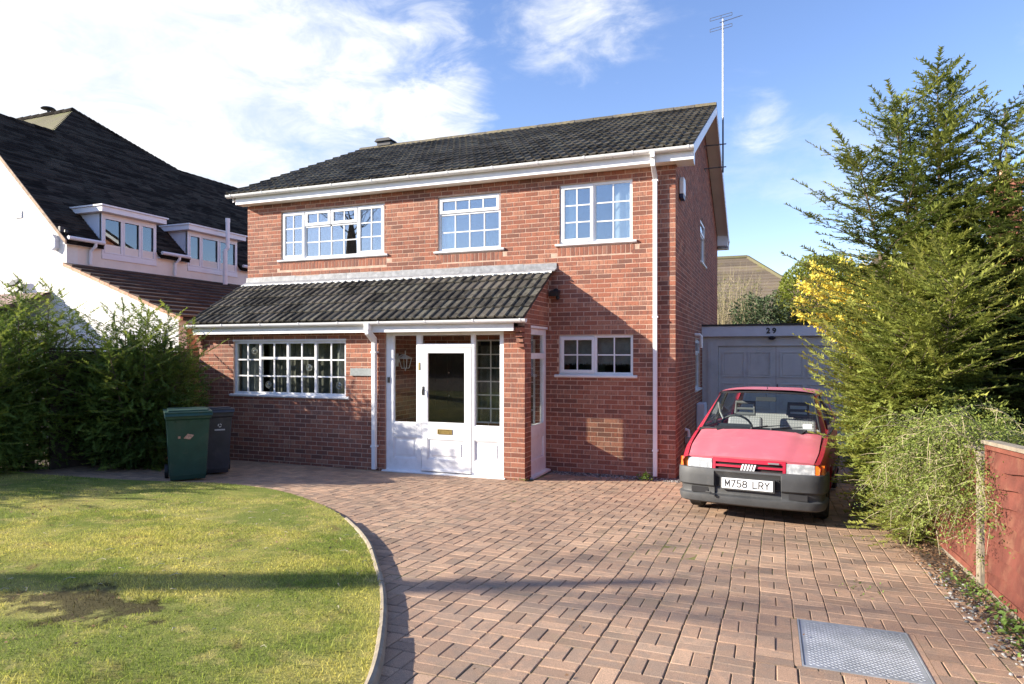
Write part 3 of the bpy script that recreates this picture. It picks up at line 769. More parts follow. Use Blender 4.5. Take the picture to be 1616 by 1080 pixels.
# return wall inside the porch, facing +X
RW = Matrix.Translation((-4.475, 0, 0)) @ RX
lay_bricks(st, flip(brick_rects(.004, 1.16, 0., 2.3, zbase=-.075)), RW)
brickwork = tag(st.build('brickwork', 'brick', fw, tone=True), kind='stuff')
# 300 individual bricks, the ones that show largest
def wp(c): return c[0] @ Vector((c[1], 0, c[2]))
# lit/visible test: skip those above the frame or behind the lean-to
cand.sort(key=lambda c: -persp_size(*wp(c)))
extra = MB()
for k, c in enumerate(cand):
    p = wp(c)
    if k < 300: inst('brick', random.choice(BRK), fw, p)
    else: lay_bricks(extra, [(c[1]-.1075, c[1]+.1075, c[2]-.0325, c[2]+.0325)], c[0])
# merge the rest into the stuff object's mesh
me2 = extra.mesh('brickwork_more', tone=True)
bm = bmesh.new(); bm.from_mesh(brickwork.data); bm.from_mesh(me2); bm.to_mesh(brickwork.data); bm.free(); D.meshes.remove(me2)

# lean-to walls
w = MB(); w.xf = LYM; wall_slab(w, -8.42, -4.475, -.3, 2.36, [W5], .2); w.xf = None
w.box(-4.675, -4.475, LY+.201, -.001, -.3, 2.36); w.box(-8.42, -8.22, LY+.201, -.001, -.3, 2.36)
w.prism([(-8.42, LY, 2.361), (-8.42, -.001, 2.361), (-8.42, -.001, 3.28), (-8.42, LY, lroof(LY)-.075)], (.11, 0, 0))
w.build('bay_wall', 'mortar', house)
w = MB(); w.box(-2.40, -2.06, LY, -.893, -.3, 2.30)
w.prism([(-2.06, LY, 2.341), (-2.06, -.001, 2.341), (-2.06, -.001, 3.27), (-2.06, LY, lroof(LY)-.075)], (-.11, 0, 0))
w.box(-2.168, -2.06, LY, -.893, 2.30, 2.34)
w.build('porch_pier', 'mortar', house)
# ceiling of porch and bay
w = MB(); w.box(-8.41, -2.18, LY+.002, -.002, 2.31, 2.34); w.build('porch_ceiling', 'render', house)
w = MB(); w.box(-4.47, -2.07, LY+.02, -.0, -.2, .03); w.box(-8.21, -4.68, LY+.21, -.001, -.2, .02); w.build('porch_floor', 'slate', house)
w = MB(); w.box(-8.2, -4.7, -.30, -.28, .03, 2.30); w.build('bay_shade_sheet', 'dark', house)  # near-black sheet across the bay, colour stands in for the unlit room
# corbels carrying the gutter ends
cb = MB()
for X in (-8.42, -2.168):
    for k, pr in enumerate((.035, .065, .10, .135)):
        z = 2.035+k*.075-(.0 if X < -5 else 0); tt = rt()
        cb = MB(); cb.box(X-.0+.001, X+.1075, LY-pr-.010, LY-.0, z+.006, z+.069, tone=tt); cb.build('corbel_brick', 'brick', house, tone=True)

# ---- roofs
def tile_mesh(k, w=.30, L=.36, lift=.028, thick=.022):
    r = random.Random(k); mb = MB()
    P = [(0, .004), (.006, .020), (.022, .030), (.040, .020), (.048, .004), (.148, .003), (.156, .020), (.172, .030), (.190, .020), (.198, .004), (.296, .002)]
    P = [(x*w/.30, z) for x, z in P]; n = len(P); t = rt(); j = lambda: r.uniform(-.0015, .0015)
    dz = r.uniform(-.002, .003)
    top = [(x, L, z) for x, z in P]; bot = [(x, 0+j(), z+lift+dz) for x, z in P]; und = [(x, .0, z+lift+dz-thick) for x, z in P]
    vs = bot+top+und; fs = [(i, i+1, n+i+1, n+i) for i in range(n-1)]+[(2*n+i, 2*n+i+1, i+1, i) for i in range(n-1)]+[(n-1, 3*n-1, 2*n-1), (0, n, 2*n)]
    mb.add(vs, fs, 0, (r.random(), r.random(), r.random())); me = mb.mesh('roof_tile', tone=True); me.materials.append(M['tile']); return me, vs, fs
TL = [tile_mesh(k) for k in range(30)]
def tile_roof(parent, org, U, V, cols, rows, expo, n_ind, wtile=.30, vary=True, name='roof_tile', stuffname='roof_tiles', keep=None):
    U, V = Vector(U).normalized(), Vector(V).normalized(); Nn = U.cross(V)
    base = Matrix(((U.x, V.x, Nn.x, 0), (U.y, V.y, Nn.y, 0), (U.z, V.z, Nn.z, 0), (0, 0, 0, 1)))
    allp = []
    for r_ in range(rows):
        for c in range(cols):
            p = Vector(org)+U*(c*wtile)+V*(r_*expo)+Nn*random.uniform(-.001, .002)
            allp.append((p, base))
    allp.sort(key=lambda q: -persp_size(*q[0]))
    st = MB(); rot = base.to_euler()
    for k, (p, b) in enumerate(allp):
        me, vs, fs = random.choice(TL)
        if k < n_ind and persp_size(*p) > 0: inst(name, me, parent, p, tuple(a+random.gauss(0, .003) for a in rot), (wtile/.3, 1, 1))
        else:
            st.xf = Matrix.Translation(p) @ b @ Matrix.Diagonal((wtile/.3, 1, 1, 1)); st.add(vs, fs, 0, (random.random(), random.random(), random.random()))
    st.xf = None
    if st.f: tag(st.build(stuffname, 'tile', parent, tone=True), kind='stuff')
ang = math.atan(TAN)
# main roof deck
RXL, RXR = -8.60, .30
mb = MB(); 
mb.prism([(RXL+.02, -.27, roofz(-.27)-.03), (RXL+.02, 4.33, 7.22), (RXL+.02, HD+.27, roofz(HD+.27)-.03), (RXL+.02, HD+.27, roofz(HD+.27)-.07), (RXL+.02, 4.33, 7.17), (RXL+.02, -.27, roofz(-.27)-.07)], (RXR-RXL-.04, 0, 0))
roof = mb.build('main_roof', 'felt', house)
Vm = Vector((0, math.cos(ang), math.sin(ang)))
slope = (4.33+.34)/math.cos(ang); rows = 15; ex = (slope-.10)/(rows-.35)
tile_roof(roof, (RXL, -.335, 5.055), (1, 0, 0), Vm, 30, rows, ex, 190, wtile=(RXR-RXL)/30)
Vb = Vector((0, -math.cos(ang), math.sin(ang)))
tile_roof(roof, (RXR, 2*4.33+.335, 5.055), (-1, 0, 0), Vb, 30, rows, ex, 0, wtile=(RXR-RXL)/30, stuffname='rear_roof_tiles')
# ridge
n = 20; wl = (RXR-RXL)/n
for i in range(n):
    mb = MB(); x0, x1 = RXL+i*wl+.004, RXL+(i+1)*wl-.004; vs = []; K = 7
    for x in (x0, x1):
        for k in range(K): a = math.pi*k/(K-1); vs.append((x, 4.33-.125*math.cos(a), 7.21+.095*math.sin(a)+random.uniform(-.004, .004)))
    mb.add(vs, [(k, k+1, K+k+1, K+k) for k in range(K-1)]+[tuple(range(K))[::-1], tuple(range(K, 2*K))], 0, rt())
    mb.build('ridge_tile', 'ridge', roof, tone=True)
mb = MB(); mb.box(-8.05, -7.66, 4.20, 4.46, 7.26, 7.36); mb.prism([(-8.1, 4.15, 7.361), (-7.61, 4.15, 7.361), (-7.68, 4.15, 7.43), (-8.03, 4.15, 7.43)], (0, .36, 0)); mb.build('ridge_vent', 'black', roof)
# moss on the right-hand end of the ridge
# fascia, soffit, barge boards
mb = MB(); mb.box(RXL+.12, RXR-.002, -.222, -.20, 4.872, 5.02); mb.build('fascia', 'upvc', house)
mb = MB(); mb.box(RXL+.12, RXR-.02, -.199, -.014, 4.874, 4.886); mb.build('soffit', 'render', house)
mb = MB(); mb.box(RXL+.12, RXR-.002, HD+.20, HD+.222, 4.80, 5.02); mb.box(RXL+.12, RXR-.02, HD+.014, HD+.199, 4.80, 4.815); mb.build('rear_fascia', 'upvc', house)
for X, sx in ((RXR-.022, 1), (RXL+.05, -1)):
    for (ya, yb) in ((-.225, 4.33), (HD+.225, 4.33)):
        mb = MB(); za, zb = roofz(ya)-.03, 7.22
        bd = .17
        mb.prism([(X, ya, za), (X, yb, zb), (X, yb, zb-bd), (X, ya, za-bd)], (.022, 0, 0)); mb.build('barge_board', 'upvc', house)
        mb = MB(); x0, x1 = (.012, RXR-.023) if sx > 0 else (RXL+.073, HX0-.012)
        mb.prism([(x0, ya+.02, za-.12), (x0, yb, zb-.12), (x0, yb, zb-.135), (x0, ya+.02, za-.135)], (x1-x0, 0, 0)); mb.build('verge_soffit', 'render', house)
for (ya, yb) in ((-.20, .16), (HD+.2, HD-.16)): # box ends
    mb = MB(); mb.prism([(.012, ya, 4.872), (.012, yb, 4.872), (.012, yb, roofz(.16)-.14), (.012, ya, roofz(-.2)-.11)], (RXR-.024-.012, 0, 0)); mb.build('eaves_box', 'upvc', house)
def gutter(parent, x0, x1, y, ztop, r, nb, m='gutter'):
    mb = MB(); K = 9; vs = []
    for rr_ in (r, r-.006):
        for x in (x0, x1):
            for k in range(K): a = math.pi*k/(K-1); vs.append((x, y-rr_*math.cos(a), ztop-rr_*1.05*math.sin(a)**.8))
    fs = [(k, K+k, K+k+1, k+1) for k in range(K-1)]+[(2*K+k, 2*K+k+1, 3*K+k+1, 3*K+k) for k in range(K-1)]+[(0, 2*K, 3*K, K), (K-1, 2*K-1, 4*K-1, 3*K-1)]
    fs += [tuple(range(K))[::-1], tuple(range(K, 2*K))]
    mb.add(vs, fs); g = mb.build('gutter', m, parent, smooth=True)
    for i in range(nb):
        x = x0+.12+(x1-x0-.2)*i/(nb-1)+(random.uniform(-.05, .05) if 0 < i < nb-1 else 0)
        mb = MB(); vs = []; R2 = r+.006
        for xx in (x-.013, x+.013):
            for k in range(K): a = math.pi*k/(K-1); vs.append((xx, y-R2*math.cos(a), ztop+.006-R2*1.08*math.sin(a)**.8))
        mb.add(vs, [(k, K+k, K+k+1, k+1) for k in range(K-1)]+[tuple(range(K))[::-1], tuple(range(K, 2*K))]); mb.build('gutter_bracket', 'upvc', g)
    return g
gutter(house, -8.63, .31, -.285, 5.052, .058, 12)
gutter(house, .31-8.94, .31, HD+.285, 5.052, .058, 4)
# upper downpipe
dp = MB(); 
dp.box(-.335, -.265, -.335, -.225, 4.93, 5.03)
dp.box(-.332, -.268, -.30, -.236, 4.80, 4.93)
dp.prism([(-.3325, -.30, 4.82), (-.3325, -.236, 4.82), (-.3325, -.036, 4.72), (-.3325, -.036, 4.655), (-.3325, -.10, 4.655)], (.065, 0, 0))
dp.box(-.333, -.267, -.095, -.030, .03, 4.66)
d1 = dp.build('downpipe', 'upvc', house, bevel=.006)
for z in (4.62, 2.5, .42): mb = MB(); mb.box(-.345, -.255, -.101, -.010, z, z+.025); mb.build('pipe_clip', 'upvc', d1)
# lower downpipe beside the porch
dp = MB(); dp.box(-4.685, -4.595, -1.475, -1.375, 2.32, 2.43)
dp.prism([(-4.675, -1.46, 2.33), (-4.675, -1.395, 2.33), (-4.675, -1.205, 2.20), (-4.675, -1.205, 2.12), (-4.675, -1.27, 2.12), (-4.675, -1.46, 2.25)], (.068, 0, 0))
dp.box(-4.676, -4.606, -1.272, -1.202, .06, 2.13)
d2 = dp.build('downpipe', 'upvc', house, bevel=.008)
for z in (1.95, .42): mb = MB(); mb.box(-4.69, -4.592, -1.279, -1.182, z, z+.028); mb.build('pipe_clip', 'upvc', d2)
# lean-to roof
la = math.atan(.593); Vl = Vector((0, math.cos(la), math.sin(la)))
mb = MB(); mb.prism([(-8.40, -1.38, lroof(-1.38)-.02), (-8.40, -.001, 3.32), (-8.40, -.001, 3.27), (-8.40, -1.38, lroof(-1.38)-.07)], (6.40, 0, 0)); lr = mb.build('porch_roof', 'felt', house)
lex = (1.46/math.cos(la)-.06)/5
tile_roof(lr, (-8.43, -1.455, lroof(-1.455)-.012), (1, 0, 0), Vl, 21, 5, lex, 110, wtile=6.45/21)
mb = MB(); mb.box(-8.38, -2.17, -1.362, -1.34, 2.282, 2.43); mb.build('porch_fascia', 'upvc', house)
mb = MB(); mb.box(-8.3, -2.17, -1.339, -1.181, 2.284, 2.296); mb.build('porch_soffit', 'render', house)
gutter(house, -8.50, -1.95, -1.418, 2.452, .054, 9, 'upvc')
M['fillet'] = simple('mortar_fillet', (.62, .62, .60), .9, .2, 20, bumpd=.004)
# lead flashing: upstand in steps plus apron dressed over the tiles
mb = MB(); L_ = 6.46; n = 11
for i in range(n):
    x0, x1 = -8.40+i*L_/n, -8.40+(i+1)*L_/n+.02; j = random.uniform(-.006, .006); pr = .014+.002*(i % 2)
    mb.prism([(x0, -pr, 3.445+j), (x0, -.009, 3.445+j), (x0, -.009, 3.33), (x0, -.13, 3.290), (x0, -.134, 3.300), (x0, -pr-.010, 3.352)], (x1-x0, 0, 0))
mb.build('lead_flashing', 'lead', lr)
mb = MB() # mortar fillet along the top tile edge
vs = []; n = 220
for i in range(n+1):
    x = -8.39+6.43*i/n; q = (x+8.43) % .15; s_ = .012+.014*math.sin(q/.15*math.pi*2)+random.uniform(-.006, .006)
    vs += [(x, -.125, 3.302), (x, -.150-s_, 3.292-s_*.5), (x, -.156-s_, 3.272-s_*.6)]
mb.add(vs, [(3*i, 3*i+1, 3*i+4, 3*i+3) for i in range(n)]+[(3*i+1, 3*i+2, 3*i+5, 3*i+4) for i in range(n)]); mb.build('mortar_fillet', 'fillet', lr)

# ---- windows on the main front
yw = .035
def dims(k): o = OP[k]; return o[1]-o[0], o[3]-o[2]-.045, (o[0], yw, o[2]+.045)
W, H, Lc = dims('w1')
window(house, 'window', W, H, [(0, .235, 0, 1, 2, 3, True), (.235, .745, 0, .66, 4, 2, False), (.235, .49, .66, 1, 2, 1, True), (.49, .745, .66, 1, 2, 1, True), (.745, 1, 0, 1, 2, 3, True)], Lc,
       curtains=[(.02, .1, .03, .97, 'blind', .25, .03, 'curtain'), (.9, .98, .03, .97, 'blind', .25, .03, 'curtain')], label='wide upper left window with small panes reflecting bare branches')
W, H, Lc = dims('w2')
window(house, 'window', W, H, [(0, 1, 0, .68, 4, 2, False), (0, 1, .68, 1, 4, 1, True)], Lc, curtains=[(.02, .24, .03, .97, 'bluecurtain', .14, .035, 'curtain')], label='middle upper window with a top opening light')
W, H, Lc = dims('w3')
window(house, 'window', W, H, [(0, .48, 0, 1, 2, 3, True), (.48, 1, 0, 1, 2, 3, False)], Lc, curtains=[(.03, .2, .03, .97, 'bluecurtain', .13, .035, 'curtain'), (.74, .97, .03, .97, 'curtain', .12, .04, 'curtain')], label='upper right window of two six pane lights with pale curtains')
W, H, Lc = dims('w4')
w4, _ = window(house, 'window', W, H, [(0, .5, 0, 1, 2, 2, True), (.5, 1, 0, 1, 2, 2, False)], Lc, gl='glasslow', label='small ground floor window with a grey lace blind')
mb = MB(); n = 60 # lace blind with a scalloped, fringed hem
for i in range(n):
    x0, x1 = .04+i*(W-.08)/n, .04+(i+1)*(W-.08)/n; zb = H*.30-.018*abs(math.sin(i*math.pi/5))-(.02 if i % 2 else 0)
    mb.poly([(x0, .13, zb), (x1, .13, zb), (x1, .13, H*.97), (x0, .13, H*.97)])
mb.build('lace_blind', 'netting', w4)
# bay window with bullseye panes
W, H = W5[1]-W5[0], W5[3]-W5[2]-.05
w5, pn = window(house, 'window', W, H, [(0, .24, 0, 1, 2, 3, False), (.24, .49, 0, .68, 2, 2, False), (.49, .735, 0, .68, 2, 2, False), (.24, .49, .68, 1, 2, 1, False), (.49, .735, .68, 1, 2, 1, False), (.735, 1, 0, 1, 2, 3, False)],
       (W5[0], LY+.03, W5[2]+.05), fm='timber', gl='glasslow', bar=.024, head=True, label='wide ground floor window with four bullseye panes',
       curtains=[(.01, .23, .02, .98, 'netting', .12, .05, 'curtain'), (.88, .99, .02, .98, 'netting', .12, .05, 'curtain'), (.23, .88, .02, .98, 'blind', .22, .04, 'curtain')])
def bull(p):
    a, b, c, d_, y = p; cx_, cz_ = (a+b)/2+.005, (c+d_)/2; mb = MB()
    mb.lathe([(.066, .004), (.060, -.006), (.046, -.008), (.036, -.001), (.026, -.006), (.020, -.016), (.008, -.02)], 22, (cx_, y, cz_), axis='y')
    mb.build('bullseye', 'bull', w5, smooth=True)
def bull_mat():
    m, t, p = mat('bullseye_glass'); p.inputs['Base Color'].default_value = (.16, .17, .15, 1); p.inputs['Roughness'].default_value = .06; p.inputs['Specular IOR Level'].default_value = 1.; p.inputs['Metallic'].default_value = .35; return m
M['bull'] = bull_mat()
# pane order: light by light, column by column from the bottom
for i in (5, 6, 13, 21): bull(pn[i])

# side windows
o = side_op[0]
window(house, 'window', o[1]-o[0], o[3]-o[2]-.04, [(0, 1, 0, .66, 1, 1, False), (0, 1, .66, 1, 1, 1, True)], (-.035, o[0], o[2]+.04), R(90), label='narrow upstairs window in the side wall')
o = side_op[1]
window(house, 'window', o[1]-o[0], o[3]-o[2]-.04, [(0, 1, 0, .7, 1, 1, False), (0, 1, .7, 1, 1, 1, True)], (-.035, o[0], o[2]+.04), R(90), gl='glasslow', label='ground floor window in the side wall')

# ---- porch joinery: front screen
f = MB(); y0, y1 = LY+.02, LY+.09
f.box(-4.47, -4.335, y0, y1, .06, 2.30)            # left post
f.box(-3.905, -3.825, y0, y1, .06, 2.30)           # post left of door
f.box(-2.945, -2.895, y0, y1, .06, 2.30)           # post right of door
f.box(-2.462, -2.402, y0, y1, .06, 2.30)           # right post
for a, b in ((-4.335, -3.905), (-3.825, -2.945), (-2.895, -2.462)): f.box(a, b, y0+.001, y1-.001, 2.245, 2.30)
f.box(-3.825, -2.945, y0-.004, y1-.001, 2.035, 2.085) # door head
f.box(-4.335, -3.905, y0+.001, y1-.001, .60+.0, .83); f.box(-4.335, -3.905, y0+.001, y1-.001, .06, .25)
f.box(-2.895, -2.462, y0+.001, y1-.001, .60, .82); f.box(-2.895, -2.462, y0+.001, y1-.001, .06, .28)
fr_ = f.build('porch_screen', 'timber', house, bevel=.003, label='white glazed timber screen across the porch front')
for (a, b, c, d_) in ((-4.335, -3.905, .25, .60), (-2.895, -2.462, .28, .60)):
    mb = MB(); mb.box(a, b, y0+.022, y0+.04, c, d_); frame_rect(mb, a, b, c, d_, .018, y0+.010, y0+.0219); mb.box(a+.06, b-.06, y0+.014, y0+.0219, c+.06, d_-.06); mb.build('panel', 'timber', fr_, bevel=.003)
for (a, b, c, d_) in ((-4.335, -3.905, .83, 2.245), (-2.895, -2.462, .82, 2.245), (-3.825, -2.945, 2.085, 2.245)):
    mb = MB(); mb.box(a, b, y0+.03, y0+.034, c, d_); mb.build('pane', 'glasslow', fr_)
    mb = MB(); frame_rect(mb, a, b, c, d_, .014, y0+.012, y0+.028); mb.build('bead', 'timber', fr_)
mb = MB(); mb.prism([(-4.52, LY-.045, .02), (-4.52, LY-.045, .05), (-4.52, y0, .062), (-4.52, y1, .062), (-4.52, y1, .0), (-4.52, LY-.02, .0)], (2.15, 0, 0)); mb.build('threshold', 'timber', fr_)
# door
dr = MB(); a, b, c, d_ = -3.818, -2.952, .075, 2.028; yd0, yd1 = y0-.006, y0+.036
dr.box(a, a+.10, yd0, yd1, c, d_); dr.box(b-.10, b, yd0, yd1, c, d_); dr.box(a+.10, b-.10, yd0, yd1, 1.965, d_)
dr.box(a+.10, b-.10, yd0, yd1, .60, .845); dr.box(a+.10, b-.10, yd0, yd1, c, .26)
door = dr.build('door', 'timber', house, bevel=.003, label='white glazed outer porch door')
mb = MB(); mb.box(a+.10, b-.10, yd0+.02, yd1-.004, .26, .60); frame_rect(mb, a+.10, b-.10, .26, .60, .02, yd0+.006, yd0+.0199); mb.box(a+.17, b-.17, yd0+.010, yd0+.0199, .33, .53); mb.build('panel', 'timber', door, bevel=.004)
mb = MB(); mb.box(a+.10, b-.10, yd0+.018, yd0+.022, .845, 1.965); mb.build('pane', 'glasslow', door)
mb = MB(); frame_rect(mb, a+.10, b-.10, .845, 1.965, .014, yd0+.004, yd0+.017); mb.build('bead', 'timber', door)
mb = MB(); mb.box(a+.0, b, yd0-.022, yd0-.001, .085, .115); mb.build('weather_bar', 'timber', door)
mb = MB(); frame_rect(mb, -3.528, -3.273, .672, .752, .014, yd0-.010, yd0-.001); mb.build('letter_plate', 'brass', door)
mb = MB(); mb.box(-3.513, -3.288, yd0-.005, yd0-.0011, .687, .737); mb.build('letter_flap', 'brass', door)
mb = MB(); mb.box(-3.80, -3.765, yd0-.006, yd0-.001, 1.28, 1.42); mb.tube([(-3.782, yd0-.006, 1.37), (-3.782, yd0-.035, 1.37), (-3.782, yd0-.04, 1.32), (-3.775, yd0-.035, 1.28)], .009, 8); mb.build('handle', 'black', door)
mb = MB(); mb.box(-3.872, -3.845, y0-.007, y0-.001, 1.68, 1.80); mb.build('bell_plate', 'brass', fr_)
mb = MB(); mb.box(-4.435, -4.40, y0-.02, y0-.001, 1.47, 1.56); mb.lathe([(.008, 0), (.008, -.004)], 10, (-4.4175, y0-.021, 1.535), axis='y'); mb.build('door_bell', 'black', fr_)
# side screen on X = -2.06
S = MB(); S.xf = PX; z0_, z1_ = .05, 2.335
S.box(-.890, -.835, .02, .09, z0_, z1_); S.box(-.20, -.12, .02, .09, z0_, z1_); S.box(-.12, -.001, .05, .10, z0_, z1_)
S.box(-.835, -.20, .021, .089, 2.24, z1_); S.box(-.835, -.20, .018, .089, 1.86, 1.95); S.box(-.835, -.20, .021, .089, .62, .82); S.box(-.835, -.20, .021, .089, z0_, .27)
S.box(-.91, -.10, -.012, .019, 2.336, 2.375); S.xf = None
ss = S.build('side_screen', 'timber', house, bevel=.003)
mb = MB(); mb.xf = PX; mb.box(-.835, -.20, .045, .06, .27, .62); frame_rect(mb, -.835, -.20, .27, .62, .02, .032, .0449); mb.xf = None; mb.build('panel', 'timber', ss)
for (c, d_) in ((.82, 1.86), (1.95, 2.24)):
    mb = MB(); mb.xf = PX; mb.box(-.835, -.20, .05, .054, c, d_); mb.xf = None; mb.build('pane', 'glasslow', ss)
mb = MB(); mb.xf = PX; mb.prism([(-.93, -.055, .012), (-.93, -.055, .04), (-.93, .02, .052), (-.93, .10, .052), (-.93, .10, .0), (-.93, -.03, .0)], (.86, 0, 0)); mb.xf = None; mb.build('threshold', 'timber', ss)
# inner front door and inner window
mb = MB(); mb.box(-4.33, -3.50, .06, .10, .03, 2.06)
for (c, d_) in ((.25, .75), (.95, 1.3), (1.4, 1.9)):
    for (a, b) in ((-4.22, -3.96), (-3.87, -3.61)): frame_rect(mb, a, b, c, d_, .02, .05, .0599)
idr = mb.build('inner_door', 'doorwood', house)
for z in (1.60, 1.20): mb = MB(); mb.lathe([(.018, .0), (.018, -.02), (.010, -.028)], 12, (-3.93, .058, z), axis='y'); mb.build('knob', 'chrome', idr)
mb = MB(); mb.box(-4.03, -3.80, .045, .0599, .98, 1.03); mb.build('inner_letter_plate', 'doorwood', idr)
o = OP['iwin']; window(house, 'inner_window', o[1]-o[0], o[3]-o[2], [(0, 1, 0, 1, 4, 6, False)], (o[0], .02, o[2]), sill=False, fm='timber', gl='glasslow', bar=.02, curtains=[(.01, .99, .02, .92, 'netting', .12, .06, 'curtain')])
# ------------------------------------------------------------------ things on the house
lt = empty('wall_lantern', (-4.46, -.83, 1.84), 'white carriage lantern on a curved bracket inside the porch', 'wall light')
mb = MB(); mb.lathe([(.012, -.0), (.05, .0), (.045, .018), (.012, .02)], 14, (0, 0, -.02), axis='x'); mb.box(0, .014, -.028, .028, -.11, .10); mb.build('back_plate', 'timber', lt)
mb = MB(); mb.tube([(.01, 0, .0), (.05, 0, .055), (.10, 0, .08), (.16, 0, .082)], .011, 8); mb.tube([(.16, 0, .15), (.16, 0, .05)], [.008, .010], 8); mb.build('bracket', 'timber', lt)
ln = MB(); cx_ = .16
top = [(cx_+a*.075, b*.075, .02) for a, b in ((-1, -1), (1, -1), (1, 1), (-1, 1))]; bot = [(cx_+a*.045, b*.045, -.14) for a, b in ((-1, -1), (1, -1), (1, 1), (-1, 1))]
for k in range(4):
    ln.tube([top[k], bot[k]], .006, 6); ln.tube([top[k], top[(k+1) % 4]], .007, 6); ln.tube([bot[k], bot[(k+1) % 4]], .007, 6)
ap = (cx_, 0, .085); ln.add([tuple(t) for t in [(cx_+a*.092, b*.092, .022) for a, b in ((-1, -1), (1, -1), (1, 1), (-1, 1))]]+[ap], [(0, 1, 4), (1, 2, 4), (2, 3, 4), (3, 0, 4), (3, 2, 1, 0)])
ln.tube([(cx_, 0, -.14), (cx_, 0, -.19)], [.012, .005], 8); lan = ln.build('lamp_cage', 'timber', lt)
mb = MB(); mb.add(top+bot, [(0, 1, 5, 4), (1, 2, 6, 5), (2, 3, 7, 6), (3, 0, 4, 7)]); mb.build('lamp_glass', 'glasslow', lan)
fl = empty('security_light', (-1.93, -.012, 2.97), 'black bulkhead security light on the wall beside the porch roof verge', 'security light')
mb = MB(); mb.lathe([(.045, 0), (.05, -.02), (.035, -.05)], 12, (0, 0, 0), axis='y'); mb.build('mount', 'black', fl)
mb = MB(); mb.prism([(-.09, -.05, .01), (-.09, -.15, -.03), (-.09, -.14, -.09), (-.09, -.05, -.075)], (.17, 0, 0)); mb.build('lamp_head', 'black', fl)
mb = MB(); mb.lathe([(.03, -.075), (.034, -.12), (.02, -.14), (.004, -.145)], 12, (.04, -.04, 0), axis='z'); mb.build('sensor', 'black', fl)
al = empty('alarm_box', (.012, .50, 4.62), 'white burglar alarm box with blue base high on the side wall', 'alarm box')
mb = MB(); mb.prism([(0, -.14, -.12), (0, .14, -.12), (0, .14, .10), (0, .09, .155), (0, -.09, .155), (0, -.14, .10)], (.07, 0, 0)); mb.build('cover', 'upvc', al, bevel=.012)
M['bluep'] = simple('navy_plastic', (.02, .03, .08), .4); mb = MB(); mb.prism([(0, -.13, -.19), (0, .13, -.19), (0, .14, -.121), (0, -.14, -.121)], (.064, 0, 0)); mb.build('strobe', 'bluep', al, bevel=.008)
np_ = empty('name_plate', (-4.91, LY-.011, 1.637), 'narrow grey slate name plate on the brick wall left of the porch downpipe', 'name plate')
mb = MB(); mb.box(-.22, .22, -.018, -.001, -.062, .062); mb.build('plate', 'slate', np_, bevel=.003)
# aerial on the gable
ae = empty('tv_aerial', (.40, 4.75, 5.9), 'tall roof aerial on a pole clamped to the right-hand gable', 'aerial')
M['alu'] = simple('dull_aluminium', (.45, .46, .48), .4, .15, 20, metal=.6); M['antdark'] = simple('dark_metal', (.08, .085, .1), .5, .1, 9)
mb = MB(); mb.tube([(0, 0, 0), (0, 0, 1.25)], .018, 8); mb.build('pole', 'antdark', ae, label='dark lower part of the pole')
mb = MB(); mb.tube([(0, 0, 1.2), (0, 0, 2.1), (0, 0, 3.36)], .019, 8); mb.build('pole', 'alu', ae)
for z in (.12, .62): mb = MB(); mb.tube([(-.39, 0, z), (.07, 0, z)], .013, 6); mb.tube([(-.39, 0, z), (-.39, .25, z+.01)], .013, 6); mb.build('wall_bracket', 'antdark', ae)
mb = MB()
dirv = Vector((.10, 1, .0)).normalized(); sd = Vector((1, -.10, 0)).normalized()
dirv = Vector((.34, .75, .42)).normalized(); sd = Vector((1, -.25, 0)).normalized()
b0 = Vector((0, 0, 3.30)); mb.tube([b0-dirv*.15, b0+dirv*.95], .009, 6); mb.build('boom', 'antdark', ae)
mb = MB()
for k in range(11): p = b0+dirv*(.06+k*.082); l = .10-.0035*k; mb.tube([p-sd*l, p+sd*l], .0045, 5)
mb.build('directors', 'antdark', ae)
mb = MB()
for zz in (-.12, .12):
    for z2 in (-.03, .03): mb.tube([b0-dirv*.1+Vector((0, 0, zz+z2))-sd*.24, b0-dirv*.1+Vector((0, 0, zz+z2))+sd*.24], .006, 5)
    for s_ in (-.24, 0, .24): mb.tube([b0-dirv*.1+Vector((0, 0, zz-.03))+sd*s_, b0-dirv*.1+Vector((0, 0, zz+.03))+sd*s_], .006, 5)
mb.build('reflector', 'antdark', ae)
# meter boxes and pipes on the side wall
mt_ = empty('meter_box', (.012, 3.2, .62), 'pale grey meter box low on the side wall under the window', 'meter box')
mb = MB(); mb.box(0, .16, -.24, .24, -.30, .34); mb.build('box', 'fasciagrey', mt_, bevel=.02); mb = MB(); mb.box(.161, .17, -.20, .20, -.26, .28); mb.build('door', 'fasciagrey', mt_, bevel=.01)
gp = empty('overflow_pipe', (.012, 1.15, .25), 'short grey capped pipe low on the side wall beside the red car', 'pipe')
mb = MB(); mb.tube([(.06, 0, 0), (.06, 0, .33), (.055, 0, .38), (.0, 0, .40)], .026, 10); mb.build('pipe', 'fasciagrey', gp, smooth=True); mb = MB(); mb.box(.0, .12, -.06, .06, .16, .27); mb.build('valve_box', 'slate', gp, bevel=.01)
wp_ = empty('waste_pipe', (.012, 2.72, 1.1), 'white waste pipe elbow beside the ground floor side window', 'pipe')
mb = MB(); mb.tube([(.0, 0, 1.20), (.09, 0, 1.20), (.115, 0, 1.17), (.115, 0, .95)], .034, 10); mb.build('elbow', 'upvc', wp_, smooth=True)

